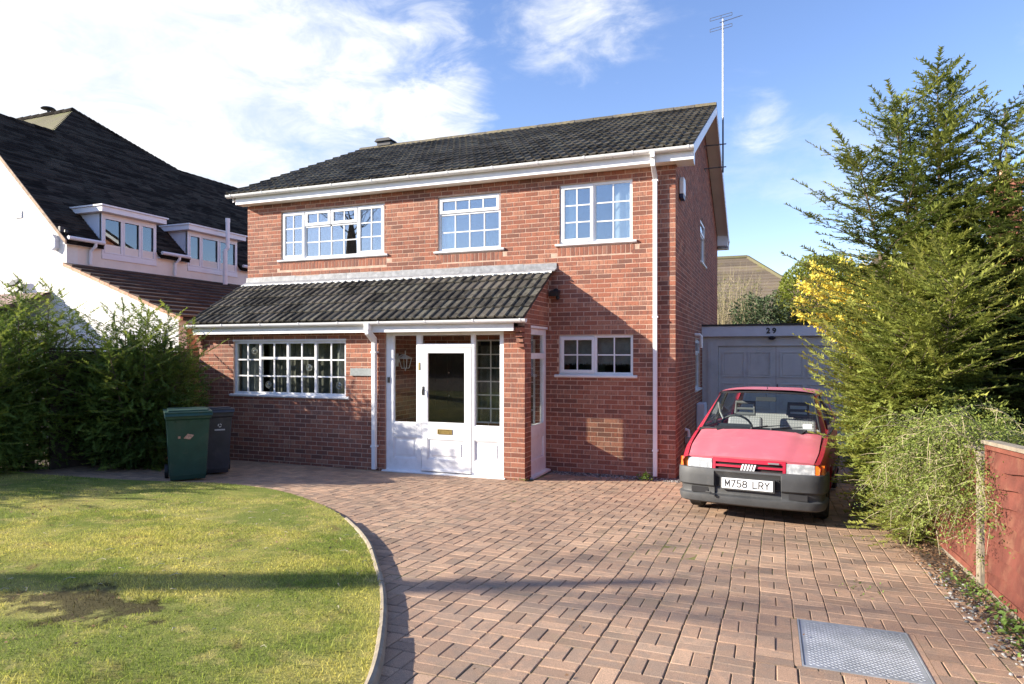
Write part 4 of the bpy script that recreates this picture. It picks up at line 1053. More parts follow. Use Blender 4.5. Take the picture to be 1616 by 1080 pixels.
# ------------------------------------------------------------------ garage
ga = empty('garage', (1.4, 4.3, 0), 'flat roofed garage with grey panelled doors and a pale fascia behind the car', 'garage')
def gl_(x): return x-1.4
GX0, GX1, GY = .004, 2.95, 4.3
mb = MB(); mb.box(gl_(GX0), gl_(GX1), -.05, 4.5, 2.42, 2.50); mb.build('roof', 'felt', ga); mb = MB(); mb.box(gl_(GX0-.0), gl_(GX1+.02), -.13, -.02, 2.515, 2.555); mb.box(gl_(GX0), gl_(GX1), -.019, 4.5, 2.501, 2.53); mb.build('roof_edge', 'black', ga)
mb = MB(); mb.box(gl_(GX0-.001), gl_(GX1+.01), -.11, -.085, 2.30, 2.514); mb.build('fascia', 'fasciagrey', ga)
mb = MB(); mb.box(gl_(GX0), gl_(.33), -.0, .10, 0, 2.30); mb.box(gl_(2.62), gl_(GX1), 0, .1, 0, 2.30); mb.box(gl_(.33), gl_(2.62), .0, .1, 2.10, 2.30); mb.build('door_frame', 'grey', ga)
mb = MB(); mb.box(gl_(.12), gl_(.20), -.02, -.001, 0, 2.2); mb.build('jamb_batten', 'grey', ga)
mb = MB(); mb.box(gl_(GX0), gl_(GX0)+.1, .101, 4.5, 0, 2.41); mb.box(gl_(GX1)-.1, gl_(GX1), .101, 4.5, 0, 2.41); mb.box(gl_(GX0)+.1, gl_(GX1)-.1, 4.4, 4.5, 0, 2.41); mb.build('garage_wall', 'brick', ga)
for (a, b) in ((.335, 1.474), (1.48, 2.615)):
    mb = MB(); mb.box(gl_(a), gl_(b), .045, .075, .02, 2.095); dd = mb.build('garage_door', 'grey', ga)
    nP = 2; wP = (b-a-.10)/nP
    for i in range(2):
        for j, (c, d_) in enumerate(((.12, .66), (.78, 1.32), (1.44, 1.98))):
            mb = MB(); x0, x1 = gl_(a+.07+i*wP), gl_(a+.01+(i+1)*wP)
            frame_rect(mb, x0, x1, c, d_, .03, .030, .0449); mb.box(x0+.05, x1-.05, .036, .0449, c+.05, d_-.05); mb.build('panel', 'grey', dd, bevel=.004)
mb = MB(); mb.tube([(gl_(1.50), .03, 1.30), (gl_(1.50), .0, 1.27), (gl_(1.50), .0, 1.18), (gl_(1.50), .03, 1.15)], .010, 8); mb.lathe([(.018, 0), (.018, -.012)], 12, (gl_(1.50), .044, 1.225), axis='y'); mb.build('handle', 'black', ga)
hn = empty('house_number', (1.385, 4.189, 2.405), 'black numerals 29 on the pale garage fascia', 'house number')
text_mesh('digit', '2', .155, 'black', hn, (-.058, -.004, 0), (R(90), 0, 0), .006, .003); text_mesh('digit', '9', .155, 'black', hn, (.058, -.004, 0), (R(90), 0, 0), .006, .003)
sb = empty('garage_lamp', (1.40, 4.20, 2.27), 'small dark lamp under the garage fascia below the number', 'light')
mb = MB(); mb.lathe([(.03, .03), (.075, .0), (.06, -.035), (.02, -.05)], 14); mb.build('lamp', 'black', sb)

# ------------------------------------------------------------------ wheelie bins
def bin_(loc, rz, m, label, lid_open):
    M_ = m; b = empty('wheelie_bin', loc, label, 'wheelie bin', 'wheelie bins by the hedge', rz)
    mb = MB() # tapered tub, front is -y
    def ring(z, w, d, yo=0): return [(-w/2, -d/2+yo, z), (w/2, -d/2+yo, z), (w/2, d/2+yo, z), (-w/2, d/2+yo, z)]
    rings = [ring(.03, .44, .46, .03), ring(.10, .46, .50, .02), ring(.88, .54, .62, -.02), ring(.885, .58, .67, -.02), ring(.96, .585, .68, -.02)]
    vs = sum(rings, []); fs = [(3, 2, 1, 0)]+[(k*4+i, k*4+(i+1) % 4, (k+1)*4+(i+1) % 4, (k+1)*4+i) for k in range(4) for i in range(4)]
    mb.add(vs, fs); mb.build('tub', M_, b, bevel=.022)
    for x in (-.16, 0, .16): mb = MB(); mb.prism([(x-.02, -.335, .87), (x+.02, -.335, .87), (x+.012, -.312, .80), (x-.012, -.312, .80)], (0, .03, 0)); mb.build('comb_rib', M_, b)
    mb = MB(); mb.box(-.30, .30, -.39, .29, 0, .022); mb.prism([(-.25, -.33, .0221), (.25, -.33, .0221), (.25, .22, .0221), (-.25, .22, .0221)], (0, 0, .02)); mb.prism([(-.30, -.41, -.035), (.30, -.41, -.035), (.30, -.385, .0), (-.30, -.385, .0)], (0, .012, 0))
    l = mb.build('lid', M_, b, (0, 0, .968), bevel=.012); l.rotation_euler = (lid_open, 0, 0)
    mb = MB(); mb.tube([(-.24, .36, .93), (.24, .36, .93)], .014, 8)
    for x in (-.24, .24): mb.tube([(x, .36, .93), (x, .30, .90)], .014, 8)
    mb.build('handle', M_, b)
    mb = MB(); mb.tube([(-.25, .25, .10), (.25, .25, .10)], .012, 8); mb.build('axle', 'black', b)
    for x in (-.255, .255): mb = MB(); mb.lathe([(.10, -.025), (.10, .025)], 18, (x, .25, .10), axis='x'); mb.build('wheel', 'black', b, bevel=.008)
    return b
M['bingreen'] = simple('dark_green_plastic', (.017, .06, .042), .5, .15, 6, dirt=(.10, .10, .07), dirt_amt=.35, dscale=5)
M['bingrey'] = simple('dark_grey_plastic', (.04, .04, .048), .5, .15, 6, dirt=(.12, .11, .1), dirt_amt=.35, dscale=5)
M['lab'] = simple('pale_print', (.62, .62, .62), .6); M['lab2'] = simple('pink_sticker', (.5, .28, .2), .7, .4, 60)
bg_ = bin_((-6.36, -3.38, gz(-3.36)+.0), R(50), 'bingreen', 'dark green wheelie bin with torn sticker, in front of the grey bin', 0)
bk = bin_((-6.58, -2.72, gz(-2.66)), R(48), 'bingrey', 'dark grey wheelie bin with white printed symbol, behind the green bin', R(-3))
mb = MB(); mb.prism([(-.06, -.3085, .62), (.02, -.3085, .60), (.07, -.3105, .66), (-.01, -.3105, .68)], (0, -.003, 0)); mb.prism([(-.13, -.308, .62), (-.10, -.308, .62), (-.10, -.310, .65), (-.13, -.310, .65)], (0, -.002, 0)); mb.build('sticker', 'lab2', bg_, rz=0)
mb = MB()
for k in range(3):
    a = 2*math.pi*k/3; 
    for q in range(5):
        w0, w1 = a+q*.30, a+(q+1)*.30; mb.prism([(.10+.028*math.cos(w0), -.322, .755+.028*math.sin(w0)), (.10+.028*math.cos(w1), -.322, .755+.028*math.sin(w1)), (.10+.016*math.cos(w1), -.322, .755+.016*math.sin(w1)), (.10+.016*math.cos(w0), -.322, .755+.016*math.sin(w0))], (0, -.002, 0))
for q in range(9): mb.box(.03+q*.016, .042+q*.016, -.321, -.318, .68, .70)
mb.build('printed_symbol', 'lab', bk)

# ------------------------------------------------------------------ boundary fences
def board_panel(parent, x, y0, y1, zb, h, n, rng, name='fence_board', m='fence', wav=.016, cap=True, side=-1):
    """overlapping wavy boards in a frame; plane x=const, runs along y"""
    hb = h/n
    for i in range(n):
        mb = MB(); K = 14; vs = []; ph = rng.uniform(0, 6)
        for k in range(K+1):
            yy = y0+(y1-y0)*k/K; wv = wav*math.sin(k*.8+ph)+rng.uniform(-.003, .003); zt = zb(yy)+(i+1)*hb+.012+wv; zz = zb(yy)+i*hb+wav*math.sin(k*.8+ph+.8)
            bulge = .004*math.sin(k*1.1+ph)
            vs += [(x+side*(.034+bulge), yy, zz), (x+side*(.006+bulge), yy, zt), (x-side*.004+side*bulge, yy, zt), (x+side*(.022+bulge), yy, zz)]
        fs = []
        for k in range(K):
            a = 4*k; b = a+4
            for q in range(4): fs.append((a+q, a+(q+1) % 4, b+(q+1) % 4, b+q))
        mb.add(vs, fs); o = mb.build(name, m, parent); 
fx = 2.84
fe = empty('fence', (fx, -4.85, gz(-4.85)), 'low red stained lap board fence with a concrete post at the right edge', 'fence')
rg = random.Random(4)
def loc_shift(o, l):
    o.location = Vector(o.location)-Vector(l)
for (y0, y1, h) in ((-6.78, -4.93, .98), (-4.76, -2.95, .92)):
    y0, y1 = min(y0, y1), max(y0, y1)
    before = set(fe.children)
    board_panel(fe, fx, y0+.03, y1-.03, lambda y: gz(y)+.06, h, 8, rg)
    for (a, b, c, d_) in ((y0, y0+.045, 0, h+.05), (y1-.045, y1, 0, h+.05)):
        mb = MB(); mb.prism([(fx-.032, a, gz(a)+.03+c), (fx-.032, b, gz(b)+.03+c), (fx-.032, b, gz(b)+.03+d_), (fx-.032, a, gz(a)+.03+d_)], (.055, 0, 0)); mb.build('fence_batten', 'fenceedge', fe)
    for (c, d_) in ((0.02, .065), (h+.02, h+.06)):
        mb = MB(); mb.prism([(fx-.036, y0+.046, gz(y0)+.03+c), (fx-.036, y1-.046, gz(y1)+.03+c), (fx-.036, y1-.046, gz(y1)+.03+d_), (fx-.036, y0+.046, gz(y0)+.03+d_)], (.04, 0, 0)); mb.build('fence_rail', 'fenceedge', fe)
    mb = MB(); mb.prism([(fx-.055, y0, gz(y0)+h+.085), (fx-.055, y1, gz(y1)+h+.085), (fx-.055, y1, gz(y1)+h+.11), (fx-.055, y0, gz(y0)+h+.11)], (.10, 0, 0)); mb.build('capping_rail', 'concrete', fe, label='pale weathered capping rail')
    mb = MB(); mb.prism([(fx-.03, y0, gz(y0)-.05), (fx-.03, y1, gz(y1)-.05), (fx-.03, y1, gz(y1)+.045), (fx-.03, y0, gz(y0)+.045)], (.05, 0, 0)); mb.build('gravel_board', 'concrete', fe)
for y in (-4.845, -6.86, -2.87):
    mb = MB(); mb.box(fx-.055, fx+.055, y-.045, y+.045, gz(y)-.1, gz(y)+1.0); mb.build('fence_post', 'concrete', fe, bevel=.008)
for o in fe.children: loc_shift(o, fe.location)
of = empty('fence', (-8.9, -2.0, 0), 'brown weathered boundary fence half hidden behind the left hedge', 'fence')
k = 0; y = -3.6
while y < -.75:
    mb = MB(); mb.box(0, .02, y+2.0, y+2.0+.145, .05, 1.98+random.uniform(-.01, .01)); mb.build('fence_board', 'oldfence', of); y += .15
for z in (.4, 1.6): mb = MB(); mb.box(.021, .07, -1.6, 1.25, z, z+.07); mb.build('fence_rail', 'oldfence', of)
mb = MB(); mb.box(-.02, .05, -1.6, 1.25, 1.995, 2.03); mb.build('capping_rail', 'oldfence', of)
# ------------------------------------------------------------------ the car
M['redfade'] = simple('faded_red_paint', (.57, .135, .17), .48, .06, 2.5, coords='obj', dirt=(.66, .25, .27), dirt_amt=.5, dscale=3, coat=.25)
M['red'] = simple('red_paint', (.44, .018, .045), .35, .06, 3, coords='obj', dirt=(.40, .05, .06), dirt_amt=.3, coat=.3)
M['bumper'] = simple('grey_bumper_plastic', (.052, .054, .057), .6, .15, 5, coords='obj', dirt=(.15, .14, .12), dirt_amt=.35, dscale=4)
M['trim'] = simple('black_trim', (.018, .018, .02), .55, .1, 9); M['under'] = simple('underbody', (.012, .012, .012), .9)
M['tyre'] = simple('tyre_rubber', (.025, .024, .023), .85, .15, 20); M['steel'] = simple('steel_wheel', (.25, .25, .26), .5, .1, 9, metal=.4)
M['silver'] = simple('silver_plastic', (.72, .73, .75), .35, .03, 9, metal=.2)
M['amber'] = simple('amber_lens', (.80, .20, .015), .18, .05, 30, coat=.6)
M['seat'] = simple('grey_seat', (.13, .13, .14), .9, .1, 9); M['plastic2'] = simple('dashboard_plastic', (.03, .03, .033), .6)
def lens_mat():
    m, t, p = mat('headlight_lens'); v = obc(t)
    n = noise(t, v, 1, 3, .6, 0, (60, 8, 12)).outputs['Fac']; n2 = noise(t, v, 14, 4, .6).outputs['Fac']
    c = mixc(t, maprange(t, n2, .35, .65), (.50, .52, .54), (.88, .89, .90)); setc(t, p.inputs['Base Color'], c)
    p.inputs['Metallic'].default_value = .35; p.inputs['Roughness'].default_value = .12; p.inputs['Coat Weight'].default_value = 1; p.inputs['Coat Roughness'].default_value = .03
    bump(t, p, n, .004, .8); return m
M['lens'] = lens_mat()
def check_mat():
    m, t, p = mat('checked_seat_cloth'); s = N(t, 'ShaderNodeSeparateXYZ'); t.links.new(obc(t), s.inputs[0])
    f = None
    for ax in (0, 2):
        w_ = math_(t, 'GREATER_THAN', math_(t, 'FRACT', math_(t, 'MULTIPLY', s.outputs[ax], 30)), .66); f = w_ if f is None else math_(t, 'MAXIMUM', f, w_)
    setc(t, p.inputs['Base Color'], mixc(t, f, (.36, .345, .36), (.25, .24, .26))); p.inputs['Roughness'].default_value = .9; return m
M['check'] = check_mat()
car = empty('parked_car', (1.158-.012, -3.03, gz(-3.0)), 'faded red 1990s hatchback with grey bumpers parked in front of the garage', 'car')
car.rotation_euler = (-math.atan(.035), 0, -R(6.8))
AX1, AX2, WR, AR = .745, 3.10, .275, .325
def lerp(t, P):
    for (a, b), (c, d_) in zip(P, P[1:]):
        if t <= c: return b+(d_-b)*max(0, (t-a))/(c-a)
    return P[-1][1]
wid = lambda y: lerp(y, [(0, .69), (.12, .735), (.35, .762), (.8, .775), (2.8, .775), (3.3, .76), (3.62, .73)])
sho = lambda y: lerp(y, [(0, .655), (.10, .665), (.45, .79), (.88, .905), (2.2, .915), (3.62, .93)])
def zbot(y):
    z = .20
    for a in (AX1, AX2):
        if abs(y-a) < AR: z = max(z, .27+math.sqrt(AR*AR-(y-a)**2))
    return z
ys_ = sorted(set([.07, .12, .2, .3, AX1-AR, AX1-AR+.02, .5, .56, .65, AX1, .83, .92, .99, AX1+AR-.02, AX1+AR, 1.3, 1.7, 2.05, 2.4, AX2-AR, AX2-AR+.02, 2.87, 2.95, 3.0, AX2, 3.2, 3.27, 3.35, AX2+AR-.02, AX2+AR, 3.5, 3.6]))
sd = MB()
for s_ in (-1, 1):
    vs = []; K = 8
    for y in ys_:
        w_, zs, zb = wid(y), sho(y), zbot(y); ins = .03 if (y < .47 or y > 3.2) else 0
        prof = [(w_-.055-ins, .20), (w_-.012-ins, .30), (w_-ins, .45), (w_-.002-ins*.6, .55), (w_-.010, .62), (w_-.018, zs-.035), (w_-.035, zs-.008), (w_-.075, zs+.004)]
        for i, (x, z) in enumerate(prof):
            if z < zb: z = zb+i*.001
            vs.append((s_*x, y, min(z, max(zs+.004, z)) if i > 5 else min(z, zs-.03+.001*i)))
    fs = []
    for i in range(len(ys_)-1):
        for k in range(K-1):
            q = (i*K+k, i*K+k+1, (i+1)*K+k+1, (i+1)*K+k); fs.append(q if s_ < 0 else q[::-1])
    sd.add(vs, fs)
# tail panel
sd.add([(-.73, 3.60, .22), (.73, 3.60, .22), (.70, 3.60, .93), (-.70, 3.60, .93)], [(0, 1, 2, 3)])
body = sd.build('body', 'red', car, smooth=True)
mb = MB(); mb.box(-.66, .66, .10, 3.58, .22, .40); mb.box(-.64, .64, .10, .86, .40, .60); mb.build('floor_pan', 'under', car)
for a in (AX1, AX2):
    mb = MB(); mb.box(-.735, -.50, a-AR, a+AR, .42, .60); mb.box(.50, .735, a-AR, a+AR, .42, .60); mb.build('wheel_arch', 'under', car)
# bonnet with a raised centre
bm_ = MB(); nx_, ny_ = 28, 14; HB = .674
def hoodz(x, y):
    u = abs(x)/HB; z = sho(y)+.008+.040*(1-u*u)
    z += .010*(1/(1+math.exp((abs(x)-(.40+.06*y))/.008)))
    if u > .97: z -= .006
    if y < .09: z -= (.09-y)*.5
    return z
vs = []
for j in range(ny_+1):
    for i in range(nx_+1):
        x = -HB+2*HB*i/nx_; t = j/ny_; yf = .035+.055*(x/HB)**2; yb = .875 if abs(x) > .46 else (.875-.075*min(1, (.46-abs(x))/.05)); y = yf+(yb-yf)*t
        vs.append((x*(.955+.045*min(1, t*3)), y, hoodz(x, y)))
n1 = nx_+1
fs = [(j*n1+i, j*n1+i+1, (j+1)*n1+i+1, (j+1)*n1+i) for j in range(ny_) for i in range(nx_)]
lip = [(v[0], v[1]+.012, v[2]-.03) for v in vs[:n1]]; b0_ = len(vs); vs += lip; fs += [(b0_+i, b0_+i+1, i+1, i) for i in range(nx_)]
bm_.add(vs, fs); bonnet = bm_.build('bonnet', 'redfade', car, smooth=True)
mb = MB(); vs = []
for k in range(9):
    t = k/8; y = .09+.78*t; vs += [(-1, y, 0), (1, y, 0)]
vs = [(s*(HB*.98+.012), y, sho(y)-.012) for (s, y, _) in vs]; mb.add(vs, [(2*i, 2*i+1, 2*i+3, 2*i+2) for i in range(8)]); mb.build('shut_line_shade', 'under', car)  # dark sheet below the bonnet edges, its colour stands for shut-line shade
# cowl
mb = MB(); mb.prism([(-.47, .79, sho(.79)+.028), (.47, .79, sho(.79)+.028), (.52, .885, .948), (-.52, .885, .948)], (0, 0, .012)); mb.box(-.70, .70, .868, .90, .90, .935); mb.build('scuttle_panel', 'trim', car)
# front panel with grille and lamps
mb = MB(); yF = .058
def fy(x): return .030+.075*(abs(x)/.74)**2.5
def fpanel(m, x0, x1, z0, z1, dy, n=10, th=.02):
    v = []; f = []
    for i in range(n+1):
        x = x0+(x1-x0)*i/n; y = fy(x)+dy; v += [(x, y+(z-.53)*.10, z) for z in (z0, z1)]+[(x, y+th+(z-.53)*.10, z) for z in (z1, z0)]
    for i in range(n):
        a = 4*i; b = a+4
        for q in range(4): f.append((a+q, b+q, b+(q+1) % 4, a+(q+1) % 4))
    f += [(0, 1, 2, 3), (4*n+3, 4*n+2, 4*n+1, 4*n)]
    m.add(v, f)
fpanel(mb, -.375, .375, .520, .548, 0); fpanel(mb, -.375, .375, .578, .600, .002); fpanel(mb, -.375, .375, .628, .672, 0)
fpanel(mb, -.375, -.345, .548, .628, 0, 2); fpanel(mb, .345, .375, .548, .628, 0, 2); mb.build('grille', 'red', car)
mb = MB(); fpanel(mb, -.70, .70, .50, .655, .025, 16); mb.build('grille_backing', 'under', car)
mb = MB()
for i in range(5): # five slanted chrome bars of the badge
    x = -.062+.031*i; mb.prism([(x-.022, fy(0)-.012, .530), (x-.003, fy(0)-.012, .530), (x+.022, fy(0)-.006, .618), (x+.003, fy(0)-.006, .618)], (0, .018, 0))
mb.build('bar_badge', 'silver', car, bevel=.0015)
mb = MB(); mb.prism([(.20, fy(.22)-.004, .636), (.31, fy(.3)-.004, .636), (.31, fy(.3)-.003, .652), (.20, fy(.22)-.003, .652)], (0, .006, 0)); mb.build('model_badge', 'steel', car)
for s_ in (-1, 1):
    a, b = sorted((s_*.382, s_*.655)); mb = MB(); fpanel(mb, a, b, .515, .650, .002, 8); hl = mb.build('headlight', 'lens', car, bevel=.004)

    mb = MB(); frame_rect(mb, a, b, .515, .650, .006, fy((a+b)/2)-.0, fy((a+b)/2)+.02)
    a, b = sorted((s_*.658, s_*.742)); mb = MB(); fpanel(mb, a, b, .515, .650, .004, 6, .03)
    w0 = [(s_*.742, fy(.742)+.004, z) for z in (.515, .650)]; w1 = [(s_*.752, .22, z) for z in (.515, .645)]; mb.add([w0[0], w1[0], w1[1], w0[1]], [(0, 1, 2, 3)]); mb.build('indicator', 'amber', car)
# bumper
def sweep_bumper(y_sign, y_off):
    plan = [(-.772, .46), (-.772, .30), (-.768, .18), (-.745, .085), (-.70, .03), (-.60, -.008), (-.45, -.028), (-.345, -.037), (-.335, -.037), (-.17, -.045), (0, -.048)]
    plan = plan+[(-x, y) for x, y in plan[-2::-1]]
    prof = [(-.035, .556), (-.004, .552), (.004, .535), (.006, .47), (.002, .375), (-.010, .362), (-.028, .352), (-.034, .300), (-.030, .285), (-.006, .268), (-.004, .235), (-.020, .190), (-.060, .172)]
    m = MB(); vs = []; K = len(prof)
    for i, (x, y) in enumerate(plan):
        p, q = plan[max(i-1, 0)], plan[min(i+1, len(plan)-1)]; t = Vector((q[0]-p[0], q[1]-p[1])).normalized(); n = Vector((t.y, -t.x))
        for (o, z) in prof:
            if abs(x) <= .336 and .36 < z < .50 and y_sign > 0: o -= .045
            if abs(x) <= .336 and .27 < z < .36 and y_sign > 0: o -= .02
            vs.append((x+n.x*o, y_off+y_sign*(y+n.y*o), z))
    fs = [(i*K+k, i*K+k+1, (i+1)*K+k+1, (i+1)*K+k) for i in range(len(plan)-1) for k in range(K-1)]
    m.add(vs, fs); return m
bp = sweep_bumper(1, 0).build('front_bumper', 'bumper', car, smooth=True)
sweep_bumper(-1, 3.66).build('rear_bumper', 'bumper', car, smooth=True)
mb = MB() # intake mesh over the plate
for i in range(38): x = -.31+.62*i/37; mb.box(x-.002, x+.002, -.012, -.004, .470, .522)
for j in range(5): z = .472+.012*j; mb.box(-.31, .31, -.010, -.006, z-.0015, z+.0015)
tag(mb.build('intake_mesh', 'bumper', bp), kind='stuff')
mb = MB(); mb.box(-.325, .325, -.004, .03, .376, .525); mb.build('intake', 'under', bp)
mb = MB(); mb.box(-.275, .275, -.038, -.014, .345, .475); mb.build('plate_mount', 'bumper', bp)
for s_ in (-1, 1): mb = MB(); mb.box(s_*.50-.09, s_*.50+.09, -.004, .02, .285, .345); mb.build('bumper_recess', 'trim', bp)
mb = MB(); mb.tube([(-.43, -.03, .30), (-.38, -.055, .30), (-.33, -.06, .275), (-.31, -.045, .25), (-.34, -.03, .26)], .007, 6); mb.build('tow_eye', 'trim', bp)
pl = MB(); pl.box(-.26, .26, -.044, -.0385, .358, .469)
M['platew'] = simple('white_plate', (.84, .85, .86), .3, .02, 9)
plate = pl.build('number_plate', 'platew', car, bevel=.002)
ARC = lambda cx_, cy_, rx, ry, a0, a1, n=8: [(cx_+rx*math.cos(R(a0+(a1-a0)*k/n)), cy_+ry*math.sin(R(a0+(a1-a0)*k/n))) for k in range(n+1)]
GL = {'M': [[(0, 0), (0, 1), (.5, .25), (1, 1), (1, 0)]], '7': [[(0, 1), (1, 1), (.35, 0)]], '5': [[(.95, 1), (.12, 1), (.06, .58)]+ARC(.48, .32, .5, .32, 120, -140, 12)],
      '8': [ARC(.5, .76, .42, .24, -90, 270, 16), ARC(.5, .27, .5, .27, 90, 450, 16)], 'L': [[(0, 1), (0, 0), (1, 0)]], 'R': [[(0, 0), (0, 1), (.6, 1)]+ARC(.6, .74, .38, .26, 90, -90, 8)+[(0, .48)], [(.5, .48), (1, 0)]], 'Y': [[(0, 1), (.5, .5), (1, 1)], [(.5, .5), (.5, 0)]]}
def strokes(m, txt, x0, z0, w_, h_, gap, t_, y):
    x = x0
    for c in txt:
        if c == ' ': x += gap*2.6; continue
        for P_ in GL[c]:
            q = [Vector((x+a*w_, 0, z0+b*h_)) for a, b in P_]
            for a, b in zip(q, q[1:]):
                d = (b-a).normalized(); n = Vector((-d.z, 0, d.x))*t_/2; a2, b2 = a-d*t_*.42, b+d*t_*.42
                m.prism([(p.x, y-random.uniform(0, .0002), p.z) for p in (a2+n, b2+n, b2-n, a2-n)], (0, -.0006, 0))
        x += w_+gap
    return x
tmb = MB(); strokes(tmb, 'M758 LRY', -.222, .380, .042, .068, .0175, .0115, -.0443); tag(tmb.build('plate_lettering', 'black', plate), 'black characters M758 LRY')
# glasshouse
g = MB()
TOPX, TZ = .545, 1.352
def roofpt(u, y): # u -1..1
    t = (y-1.48)/(3.30-1.48); z = 1.352+.045*math.sin(math.pi*min(1, .15+t*.75))*1.0-.012*max(0, t-.8)*5; hw = .548+.02*math.sin(math.pi*t)
    return (u*hw, y-.03*(1-u*u) if y < 1.6 else y, z+.030*(1-u**4))
ny_, nx_ = 10, 12; vs = []
for j in range(ny_+1):
    for i in range(nx_+1): vs.append(roofpt(-1+2*i/nx_, 1.48+(3.34-1.48)*j/ny_))
n1 = nx_+1; fs = [(j*n1+i, j*n1+i+1, (j+1)*n1+i+1, (j+1)*n1+i) for j in range(ny_) for i in range(nx_)]
g.add(vs, fs); g.build('roof', 'redfade', car, smooth=True)
mb = MB(); mb.add([(v[0]*.98, v[1], v[2]-.03) for v in vs], [f[::-1] for f in fs]); mb.build('headlining', 'seat', car)
for s_ in (-1, 1):
    mb = MB()
    def q(x, y, z): return (s_*x, y, z)
    # cant rail
    vs = []; 
    for j in range(9):
        y = 1.48+(3.34-1.48)*j/8; r0 = roofpt(1, y); vs += [q(r0[0], r0[1], r0[2]), q(r0[0]+.028, y, r0[2]-.018), q(r0[0]+.035, y, r0[2]-.045)]
    f_ = []
    for j in range(8):
        for k in range(2): a = 3*j+k; f_.append((a, a+3, a+4, a+1))
    mb.add(vs, f_)
    # A pillar, C pillar
    mb.prism([q(.662, .875, .925), q(.735, .90, .905), q(.585, 1.55, 1.325), q(.545, 1.48, 1.352)], (0, .03, 0))
    mb.prism([q(.735, 3.05, .925), q(.72, 3.60, .93), q(.575, 3.36, 1.34), q(.585, 3.10, 1.34)], (s_*-.025, 0, 0))
    mb.build('pillars', 'red', car)
    mb = MB(); mb.prism([q(.745, 1.98, .92), q(.745, 2.06, .92), q(.590, 2.06, 1.34), q(.590, 1.98, 1.34)], (s_*-.02, 0, 0)); mb.box(*sorted((s_*.735, s_*.752)), .95, 3.4, .905, .925); mb.build('window_trim', 'trim', car)
    mb = MB(); mb.add([q(.742, 1.02, .925), q(.742, 1.98, .925), q(.592, 1.98, 1.325), q(.592, 1.58, 1.32)], [(0, 1, 2, 3)]); mb.add([q(.742, 2.06, .925), q(.738, 3.05, .925), q(.588, 3.10, 1.33), q(.592, 2.06, 1.325)], [(0, 1, 2, 3)]); mb.build('side_window', 'glasscar', car)
    mb = MB(); mb.box(*sorted((s_*.772, s_*.786)), 1.12, 2.72, .42, .49); mb.build('rubbing_strip', 'trim', car)
def ws(u, t): # windscreen, u -1..1, t 0 bottom..1 top
    hw = .662+(.543-.662)*t; y = .875+(1.475-.875)*t-.045*(1-u*u); z = .930+(1.352-.930)*t+.02*(1-u*u)*t
    return (u*hw, y, z)
mb = MB(); vs = [ws(-1+2*i/10, j/6) for j in range(7) for i in range(11)]; mb.add(vs, [(j*11+i, j*11+i+1, (j+1)*11+i+1, (j+1)*11+i) for j in range(6) for i in range(10)]); mb.build('windscreen', 'glasscar', car, smooth=True)
mb = MB()
ed = [ws(-1+2*i/10, 0) for i in range(11)]+[ws(1, j/6) for j in range(1, 7)]+[ws(1-2*i/10, 1) for i in range(1, 11)]+[ws(-1, 1-j/6) for j in range(1, 7)]
mb.tube([(x, y-.004, z) for x, y, z in ed], .011, 6); mb.build('windscreen_seal', 'trim', car)
mb = MB(); mb.add([(-.66, 3.60, .95), (.66, 3.60, .95), (.52, 3.36, 1.34), (-.52, 3.36, 1.34)], [(0, 1, 2, 3)]); mb.build('rear_window', 'glasscar', car)
for (a, b) in (((-.08, .835, .955), (.30, 1.0, 1.0)), ((.14, .84, .955), (.58, .985, .992))):
    mb = MB(); A, B = Vector(a), Vector(b); mid = A.lerp(B, .45)+Vector((0, -.02, .01)); mb.tube([A, mid], [.010, .007], 6); mb.tube([A.lerp(B, .25)+Vector((0, -.005, .0)), B], .0055, 6); mb.lathe([(.016, 0), (.012, .02)], 10, tuple(A-Vector((0, 0, .01)))); mb.build('wiper', 'trim', car)
mb = MB(); mb.tube([(0, 1.56, 1.385), (0, 1.60, 1.44)], [.007, .003], 6); mb.lathe([(.016, 0), (.010, .015)], 10, (0, 1.56, 1.378)); mb.build('roof_aerial', 'trim', car)
# interior
mb = MB(); mb.prism([(-.66, .90, .70), (-.66, .90, .905), (-.66, 1.12, .93), (-.66, 1.22, .88), (-.66, 1.22, .60)], (1.32, 0, 0)); mb.prism([(-.52, 1.02, .925), (-.52, 1.10, .98), (-.52, 1.20, .97), (-.52, 1.22, .92)], (.40, 0, 0)); mb.build('dashboard', 'plastic2', car)
sw_ = MB(); C0 = Vector((-.33, 1.30, .93)); ax = Vector((0, -.75, -.55)).normalized(); u_ = Vector((1, 0, 0)); v_ = ax.cross(u_)
sw_.tube([C0+u_*.185*math.cos(2*math.pi*k/20)+v_*.185*math.sin(2*math.pi*k/20) for k in range(21)], .014, 6, cap=False); sw_.tube([C0-u_*.18, C0+u_*.18], .014, 6); sw_.tube([C0, C0+ax*.2], .03, 8); sw_.build('steering_wheel', 'plastic2', car)
def cush(m, x, y0, y1, z0, z1, w_, th, r=.03):
    A = [(-w_, y0, z0), (w_, y0, z0), (w_*.9, y1, z1), (-w_*.9, y1, z1)]; m.prism([(a+x, b, c) for a, b, c in A], (0, th, 0))
